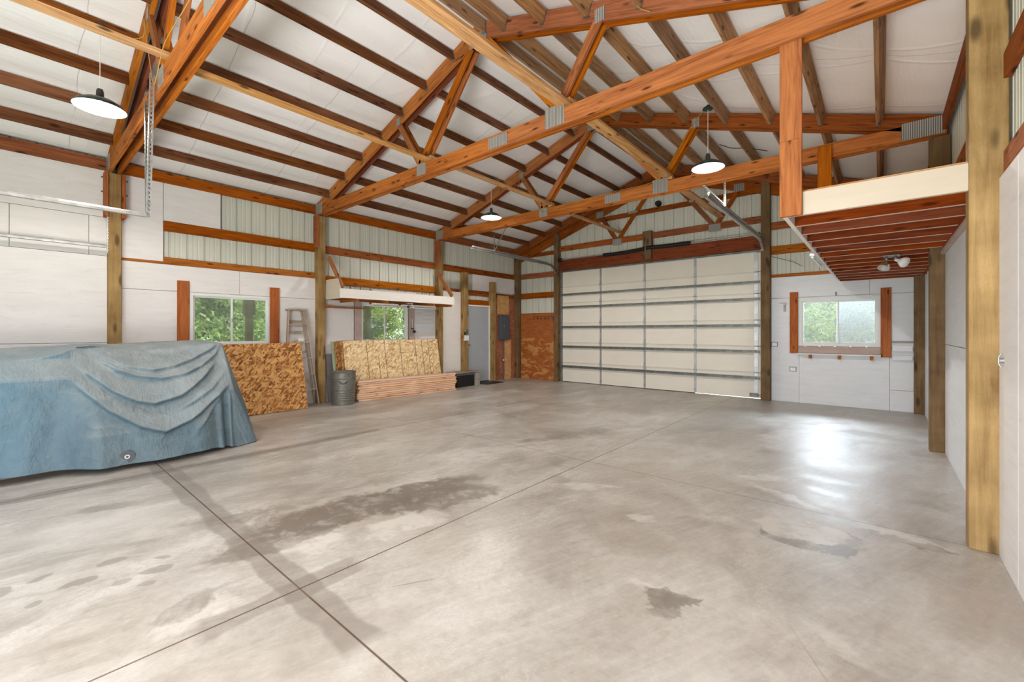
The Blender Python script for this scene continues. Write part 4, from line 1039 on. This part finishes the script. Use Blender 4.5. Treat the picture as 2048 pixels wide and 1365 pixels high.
for k in range(5):
    dx = k*.022
    leaning_sheet('osb_sheet', 4.33 - k*.026 - (.0 if k == 0 else .03), 6.72 - k*.026, -7.895 - dx, -8.105 - dx*1.0, 1.20 - .004*k, 'osb_light' if k == 0 else 'osb_edge', ('front pale strand board sheet with black lines, leaning behind the lumber stack' if k == 0 else f'{ordn[k]} sheet edge behind the front sheet in the leaning strand board stack'), group='strand board sheets leaning on the wall')
leaning_sheet('drywall_sheet', 4.14, 6.4, -8.003, -8.213, 1.18, 'greenedge', 'thin sheet with a green edge at the back of the leaning stack')
gb = leaning_sheet('grey_board', 4.045, 4.16, -8.13, -8.235, .93, 'greyboard', 'narrow grey board leaning on the wall behind the trash can', .02)

# step ladder, folded and leaned on the wall
Ld = empty('step_ladder', (-8.0, 3.55, 0), 'old weathered wooden step ladder standing against the wall beside the strand board', 'ladder')
zt = 1.77
def lx(z, off=0): return -8.06 - .095*z/zt + off
def rail(yb, yt, off, w, name='side_rail', mat='old_wood', top=zt): beam(name, (lx(0, off), yb, 0), (lx(top, off), yb + (yt-yb)*top/zt, top), .022, w, mat, Ld, up=(1, 0, 0))
rail(3.20, 3.33, 0, .06); rail(3.83, 3.61, 0, .06)
rail(3.24, 3.36, -.07, .035, 'rear_leg'); rail(3.79, 3.58, -.07, .035, 'rear_leg')
box('ladder_top', lx(zt)-.095, lx(zt)+.05, 3.30, 3.64, zt-.02, zt+.005, 'old_wood', Ld)
for z in (.30, .587, .88, 1.174, 1.467):
    yl = 3.20 + .13*z/zt; yr = 3.83 - .22*z/zt
    box('tread', lx(z)-.035, lx(z)+.045, yl, yr, z-.011, z+.011, 'old_wood', Ld, longest=False)
for z in (.45, 1.0, 1.35, 1.55): box('rear_rung', lx(z, -.075)-.01, lx(z, -.075)+.01, 3.26+.1*z/zt, 3.77-.2*z/zt, z-.025, z+.025, 'old_wood', Ld)
box('paint_shelf', lx(1.05)-.07, lx(1.05)-.05, 3.50, 3.62, 1.0, 1.25, 'white_board', Ld)

# galvanised trash can
C0 = Vector((-7.72, 4.14, 0)); can = empty('trash_can', C0, 'round galvanised metal trash can standing beside the wall post', 'trash can')
prof = [(0, .012), (.195, .012), (.197, 0), (.203, .0), (.205, .02)]
for z in np.linspace(.02, .60, 60):
    rib = .004 * max(0, math.sin(z*2*math.pi/.0145)) if .16 < z < .42 else 0
    for zr in (.10, .14, .30, .46, .50): rib += .006*math.exp(-((z-zr)/.006)**2)
    prof.append((.205 + .018*z/.6 + rib, float(z)))
prof += [(.232, .603), (.236, .612), (.230, .620), (.222, .615), (.216, .60), (.195, .03), (0, .03)]
lathe('can_body', prof, 'can', C0, can, 48)
d = (Vector((0, 0, 0)) - C0); d.z = 0; d.normalize(); sd = d.cross(Vector((0, 0, 1)))
for k, dd in enumerate((d, -d)):
    c = C0 + dd*.222 + Vector((0, 0, .43)); sdd = dd.cross(Vector((0, 0, 1)))
    tube('can_handle', smooth_path([c + sdd*.055 + Vector((0, 0, .02)), c + dd*.03 + sdd*.05 - Vector((0, 0, .01)), c + dd*.035 - Vector((0, 0, .025)), c + dd*.03 - sdd*.05 - Vector((0, 0, .01)), c - sdd*.055 + Vector((0, 0, .02))], 5), .005, 'darkgap', can, 8)
    bm = bmesh.new(); bm_box(bm, .13, .004, .03); link('handle_plate', bm, M['can'], can, Matrix.Translation(c + Vector((0, 0, .02)) + dd*.0) @ basis(sdd).to_4x4())

# lumber stack in front of the sheets
LB0 = Vector((-7.84, 4.52, 0)); LB1 = Vector((-7.66, 6.90, 0)); dirn = (LB1-LB0).normalized(); nrm = Vector((dirn.y, -dirn.x, 0))
LB0 = Vector((-7.885, 4.46, 0)); L = 2.38
for r_ in range(10):
    for c_ in range(2):
        a = LB0 + dirn * (random.uniform(-.03, .03) + (.035 if c_ == 0 else 0)) + nrm * (.045 + .093*c_ + random.uniform(-.006, .004)) + Vector((0, 0, .019 + .0408*r_))
        if c_ == 0 : a -= nrm*0.0
        b = a + dirn * L
        who = 'front' if c_ else 'rear'
        tag(beam('lumber_stud', a, b, .086, .0365, 'lumber', up=(0, 0, 1), bev=.005), f'pale fresh lumber stud in the {who} column, {("bottom" if r_ == 0 else "top" if r_ == 9 else ordn[r_] + " from the bottom")}', 'lumber', 'lumber studs stacked on the floor')
# black box, plank and blocks
bk = empty('black_crate', (-7.98, 7.35, 0), 'black plastic crate on the floor between the lumber stack and the cinder blocks', 'crate')
bm = bmesh.new(); bm_box(bm, .36, .62, .33); bmesh.ops.bevel(bm, geom=bm.edges[:], offset=.012, segments=2, affect='EDGES'); link('crate_body', bm, M['black'], bk, Matrix.Translation((-8.03, 7.42, .167)))
box('crate_rim', -8.20, -7.845, 7.11, 7.74, .285, .325, 'panel_grey', bk)
for y in (7.2, 7.62): box('crate_corner', -7.848, -7.842, y-.02, y+.02, .24, .27, 'darkgap', bk)
for k in range(2):
    cb = empty('cinder_block', (-8.0, 7.86, .0 + .165*k), ('lower' if k == 0 else 'upper') + ' grey cinder block beside the grey door', 'block', 'cinder blocks')
    bm = bmesh.new(); bm_box(bm, .36, .15, .16); bmesh.ops.bevel(bm, geom=bm.edges[:], offset=.006, segments=1, affect='EDGES')
    for xx in (-.09, .09):
        pass
    link('block_body', bm, M['concrete_block'], cb, Matrix.Translation((-8.02 + .01*k, 7.845, .081 + .162*k)))
board('bench_plank', -8.22, -7.86, 7.10, 7.99, .3335, .354, 'old_wood', 'worn plank laid over the black crate and cinder blocks', 'plank')

# ------------------------------------------------------------------ walk door
DD = empty('door_2', (XL, 8.24, 0), kind='structure')
sl_ = box('door_slab', XL-.015, XL+.025, 7.835, 8.665, .03, 2.035, 'door_grey', DD, bev=.003)
for a, b, c, d2 in ((7.79, 7.832, 0, 2.075), (8.668, 8.70, 0, 2.075)): box('door_jamb', XL-.03, XL+.05, a, b, c, d2, 'white_board', DD)
box('door_head', XL-.03, XL+.05, 7.832, 8.668, 2.038, 2.08, 'white_board', DD)
box('threshold', XL-.03, XL+.06, 7.832, 8.668, 0, .026, 'darkgap', DD)
lathe('door_knob', [(0, 0), (.03, 0), (.03, .008), (.012, .012), (.012, .035), (.026, .045), (.030, .06), (.022, .075), (0, .078)], 'chrome', (XL+.025, 7.91, 1.02), DD, 20, (1, 0, 0))
mat_ = box('door_mat', -8.12, -7.72, 8.05, 8.72, 0.001, .012, 'darkgap'); tag(mat_, 'thin dark mat on the floor before the grey door', 'mat')

# ------------------------------------------------------------------ breaker panel, boxes, hooks
bp = empty('breaker_panel', (XL+.06, 9.28, 1.13), 'dark grey electrical breaker panel beside the corner post', 'electrical panel')
box('panel_box', XL+.027, XL+.11, 9.06, 9.46, 1.13, 1.83, 'panel_grey', bp, bev=.004); box('panel_cover', XL+.111, XL+.12, 9.075, 9.445, 1.145, 1.815, 'panel_grey', bp, bev=.004)
box('breaker_door', XL+.1205, XL+.126, 9.17, 9.34, 1.25, 1.73, 'panel_grey', bp); box('door_pull', XL+.1262, XL+.13, 9.19, 9.20, 1.50, 1.56, 'galv', bp)
cd = empty('conduit', (XL+.07, 9.25, 0), 'grey conduit pipe running down from the breaker panel to the floor', 'conduit')
tube('pipe', [(XL+.065, 9.25, 0), (XL+.065, 9.25, 1.128)], .016, 'panel_grey', cd); lathe('clamp', [(.017, -.02), (.024, -.02), (.024, .02), (.017, .02)], 'chrome', (XL+.065, 9.25, .56), cd, 14)
sb = empty('switch_box', (XL+PW+.01, 7.70, 1.2), 'white switch box and thermostat on the treated post by the grey door', 'switch')
box('white_box', XL+PW, XL+PW+.05, 7.62, 7.76, 1.14, 1.27, 'lav_white', sb); box('thermostat', XL+PW, XL+PW+.03, 7.67, 7.76, 1.30, 1.42, 'plate', sb)
box('side_clip', XL+PW, XL+PW+.03, 7.535, 7.60, 1.19, 1.27, 'plyred', sb); box('switch_toggle', XL+PW, XL+PW+.04, 7.63, 7.66, 1.29, 1.36, 'black', sb)
hr = empty('hook_rack', (-7.4, 9.9, 1.75), 'dark wire hook rack on the orange plywood left of the garage door', 'rack')
for z in (1.80, 1.74): tube('rail', [(-7.66, 9.912, z), (-6.94, 9.912, z)], .004, 'darkgap', hr, 6)
for k in range(6):
    x = -7.62 + k*.13; tube('hook', smooth_path([(x, 9.914, 1.80), (x, 9.89, 1.73), (x+.02, 9.86, 1.71), (x+.03, 9.85, 1.76)], 4), .004, 'darkgap', hr, 6)
box('end_plate', -6.95, -6.93, 9.88, 9.9285, 1.66, 1.80, 'galv_dark', hr)
# items round the bench window
pg_ = sheetL(4.02, 4.63, 1.19, 1.80, 'white perforated board left of the bench window', 'white_panel', .006, XL + .013, 'pegboard')
bm = bmesh.new()
for i in range(22):
    for j in range(22):
        bm_box(bm, .001, .007, .007, (0, -.28 + i*.0265, -.28 + j*.0265))
link('peg_holes', bm, M['darkgap'], pg_, Matrix.Translation((XL+.0195, 4.325, 1.495)))['kind'] = 'stuff'
ss = empty('small_shelf', (XL+.07, 4.4, 1.84), 'small wooden ledge shelf above the perforated board', 'shelf')
box('shelf_board', XL+.013, XL+.17, 4.0, 4.84, 1.835, 1.853, 'stud', ss); box('shelf_lip', XL+.15, XL+.168, 4.0, 4.10, 1.853, 1.875, 'stud', ss)
ln = empty('lined_board', (XL+.02, 6.47, 1.3), 'white board with faint printed lines right of the bench window', 'board')
box('board_sheet', XL+.013, XL+.022, 6.17, 6.76, 1.36, 1.98, 'white_panel_cool', ln)
for k in range(12): box('printed_line', XL+.0222, XL+.0232, 6.19, 6.74, 1.56+.032*k, 1.563+.032*k, 'galv_dark', ln, bev=0)
tp2 = empty('tool_holder', (XL+.07, 6.08, 1.45), 'small clamp and tool hung on the board right of the bench window', 'tool')
tube('tool_handle', [(XL+.07, 6.08, 1.66), (XL+.08, 6.08, 1.44)], .012, 'galv', tp2); lathe('tool_knob', [(0, -.02), (.03, -.02), (.035, 0), (.03, .02), (0, .02)], 'darkgap', (XL+.08, 6.12, 1.37), tp2, 10, (1, 0, 0))
box('tool_jaw', XL+.055, XL+.085, 6.05, 6.11, 1.42, 1.45, 'darkgap', tp2)
for y, w, l in ((7.32, 1.0, 'thin crack'),): pass

# long shelf over the bench window
SH = empty('wall_shelf', (XL+.35, 5.4, 1.97), 'long shelf with a white painted front board over the bench window', 'shelf')
fx = -7.56
fb = box('front_board', fx, fx+.02, 3.985, 6.78, 1.99, 2.165, 'white_board', SH, bev=.003)
bm = bmesh.new()
pr_ = [(XL+.15, 1.985), (fx-.001, 1.985), (fx-.001, 2.16), (fx-.12, 2.36), (XL+.15, 2.36)]
vs = [bm.verts.new((0, 0, 0)) for _ in range(0)]
fa = [bm.verts.new((x, -.01, z)) for x, z in pr_]; fb2 = [bm.verts.new((x, .01, z)) for x, z in pr_]
bm.faces.new(fa[::-1]); bm.faces.new(fb2)
for k in range(5): bm.faces.new((fa[k], fa[(k+1) % 5], fb2[(k+1) % 5], fb2[k]))
bmesh.ops.recalc_face_normals(bm, faces=bm.faces[:])
link('end_board', bm, M['cream_board'], SH, Matrix.Translation((0, 4.012, 0)))
box('shelf_board', XL+.02, fx-.002, 4.03, 6.78, 1.992, 2.01, 'stud', SH)
for y in (4.35, 5.0, 5.6, 6.2, 6.7): box('shelf_cleat', XL+.06, fx-.004, y-.02, y+.02, 1.945, 1.991, 'stud', SH)
for k, y in enumerate((4.055, 6.745)):
    br = beam('shelf_brace', (XL+.16, y, 2.80), (fx-.03, y, 2.20), .035, .089, 'stud', SH)
for k, (y0, y1) in enumerate(((4.75, 5.35), (5.45, 6.35))):
    fs = empty('shop_light', (XL+.45, (y0+y1)/2, 1.93), ('nearer' if k == 0 else 'farther') + ' white metal shop light reflector under the long shelf', 'light', 'shop lights under the shelf')
    bm = bmesh.new()
    for s in (-1, 1): bm_box(bm, .11, y1-y0, .003, (s*.05, 0, -.01), Matrix.Rotation(R(s*18), 4, 'Y'))
    bm_box(bm, .06, y1-y0, .03, (0, 0, .008))
    link('reflector', bm, M['lav_white'], fs, Matrix.Translation((fx-.16, (y0+y1)/2, 1.918)))
cp = empty('clamp_lamp', (fx-.03, 5.55, 1.97), 'small metal clamp lamp hanging from the long shelf', 'light')
box('clamp', fx-.06, fx+.03, 5.47, 5.60, 1.952, 1.972, 'galv', cp); tube('clamp_arm', [(fx, 5.50, 1.95), (fx, 5.50, 1.90)], .008, 'galv_dark', cp); tube('clamp_arm', [(fx, 5.58, 1.95), (fx+.02, 5.62, 1.88)], .007, 'chrome', cp); box('clamp_grip', fx-.02, fx+.02, 5.48, 5.52, 1.87, 1.905, 'black', cp)
wb_ = box('white_carton', XL+.03, XL+.15, 5.0, 6.12, 2.012, 2.26, 'white_board'); tag(wb_, 'long flat white carton standing on the shelf against the siding', 'carton')

# ------------------------------------------------------------------ outdoors
pc = [((-10.0, 3.29), 'porch post with a timber bracket seen through the window behind the tarp'), ((-10.0, 6.02), 'porch post seen at the left edge of the bench window'), ((-10.0, 0.4), 'porch post outside beyond the first wall post')]
for (x, y), lb in pc:
    p = empty('porch_post', (x, y, -.14), lb, 'post', 'porch posts')
    beam('post_shaft', (x, y, -.14), (x, y, 2.5), .12, .12, 'porchwood', p, up=(1, 0, 0))
    if y > 3 and y < 4: 
        for s in (-1, 1): beam('post_cap', (x+.0, y + s*.08, 1.72), (x, y + s*.08, 2.5), .04, .14, 'porchwood', p, up=(1, 0, 0))
tag(beam('porch_beam', (-10, -1, 2.28), (-10, 9, 2.28), .09, .24, 'porchwood'), 'porch beam outside along the top of the left windows', 'beam')
def tree_meshes(seed, h, rad, n, leaf, lsz):
    rng = np.random.default_rng(seed)
    bm = bmesh.new(); bm_tube(bm, [(0, 0, -.2), (.05, 0, h*.4), (0, .06, h)], .1, 8, rs=[.12, .08, .01])
    brs = []
    for k in range(105):
        z = rng.uniform(.3, h*.95); a = rng.uniform(0, 2*math.pi); l = rad * (1 - .7*z/h) * rng.uniform(.6, 1.1)
        d = Vector((math.cos(a), math.sin(a), rng.uniform(-.15, .35)))
        p = [Vector((0, 0, z)), Vector((0, 0, z)) + d*l*.5 + Vector((0, 0, -.03)), Vector((0, 0, z)) + d*l + Vector((0, 0, rng.uniform(-.1, .2)))]
        bm_tube(bm, p, .01, 4, False, [.030, .018, .007]); brs.append(p)
    tr = bpy.data.meshes.new('tree_trunk'); bm.to_mesh(tr); bm.free(); tr.materials.append(M['bark'])
    vs = []; fs = []
    for k in range(n):
        p = brs[rng.integers(len(brs))]; t = rng.uniform(.25, 1.05)
        c = (p[0].lerp(p[1], t*2) if t < .5 else p[1].lerp(p[2], (t-.5)*2)) + Vector(rng.normal(0, .10, 3))
        for q in range(3):
            d1 = Vector(rng.normal(0, 1, 3)).normalized() * lsz * rng.uniform(.6, 1.4); d2 = Vector(rng.normal(0, 1, 3)).normalized() * lsz * .28
            b = len(vs); vs += [c, c + d1*.5 + d2, c + d1, c + d1*.5 - d2]; fs.append((b, b+1, b+2, b+3))
    fm = bpy.data.meshes.new('foliage'); fm.from_pydata([tuple(v) for v in vs], [], fs); fm.materials.append(M[leaf])
    return tr, fm
kinds = [tree_meshes(3, 5.0, 1.55, 4600, 'leaf', .13), tree_meshes(5, 6.0, 1.5, 5000, 'leaf', .15), tree_meshes(9, 4.2, 1.5, 6000, 'leaf2', .11)]
spots = [(-12.6, -.3, 0), (-12.6, 3.6, 0), (-12.4, 7.5, 2), (-12.6, 11.4, 2), (-16.5, 1.7, 1), (-16.5, 5.6, 0), (-16.4, 9.5, 2), (-16.5, 13.4, 0), (-20.4, 3.6, 1), (-20.4, 7.5, 1), (-20.4, 11.4, 0), (-20.4, 15.3, 1), (-24.3, 5.6, 1), (-24.3, 13.4, 1),
         (-5.0, 17.8, 0), (-1.1, 17.6, 2), (2.8, 17.8, 1), (-3.0, 21.4, 1), (.9, 21.4, 0), (-6.9, 21.4, 1), (-5.0, 25.2, 1), (-1.1, 25.2, 1), (2.8, 25.2, 0)]
for i, (x, y, k) in enumerate(spots):
    nm = ('pine_tree', 'pine_tree', 'leafy_shrub')[k]
    side = 'beyond the left wall windows' if x < -10 else 'beyond the far right window'
    t = empty(nm, (x, y, -.14), ('green pine tree with low boughs ', 'tall grey branched pine tree ', 'bright yellow green leafy shrub ')[k] + side, 'tree' if k < 2 else 'shrub', ('pines', 'grey branched pines', 'shrubs')[k] + ' ' + side)
    t.rotation_euler = (0, 0, i*1.9); s = 1 + .05*math.sin(i*2.3); t.scale = (s, s, s)
    for nm2, me in zip(('trunk', 'foliage'), kinds[k]):
        o = bpy.data.objects.new(nm2, me); COL.objects.link(o); o.parent = t
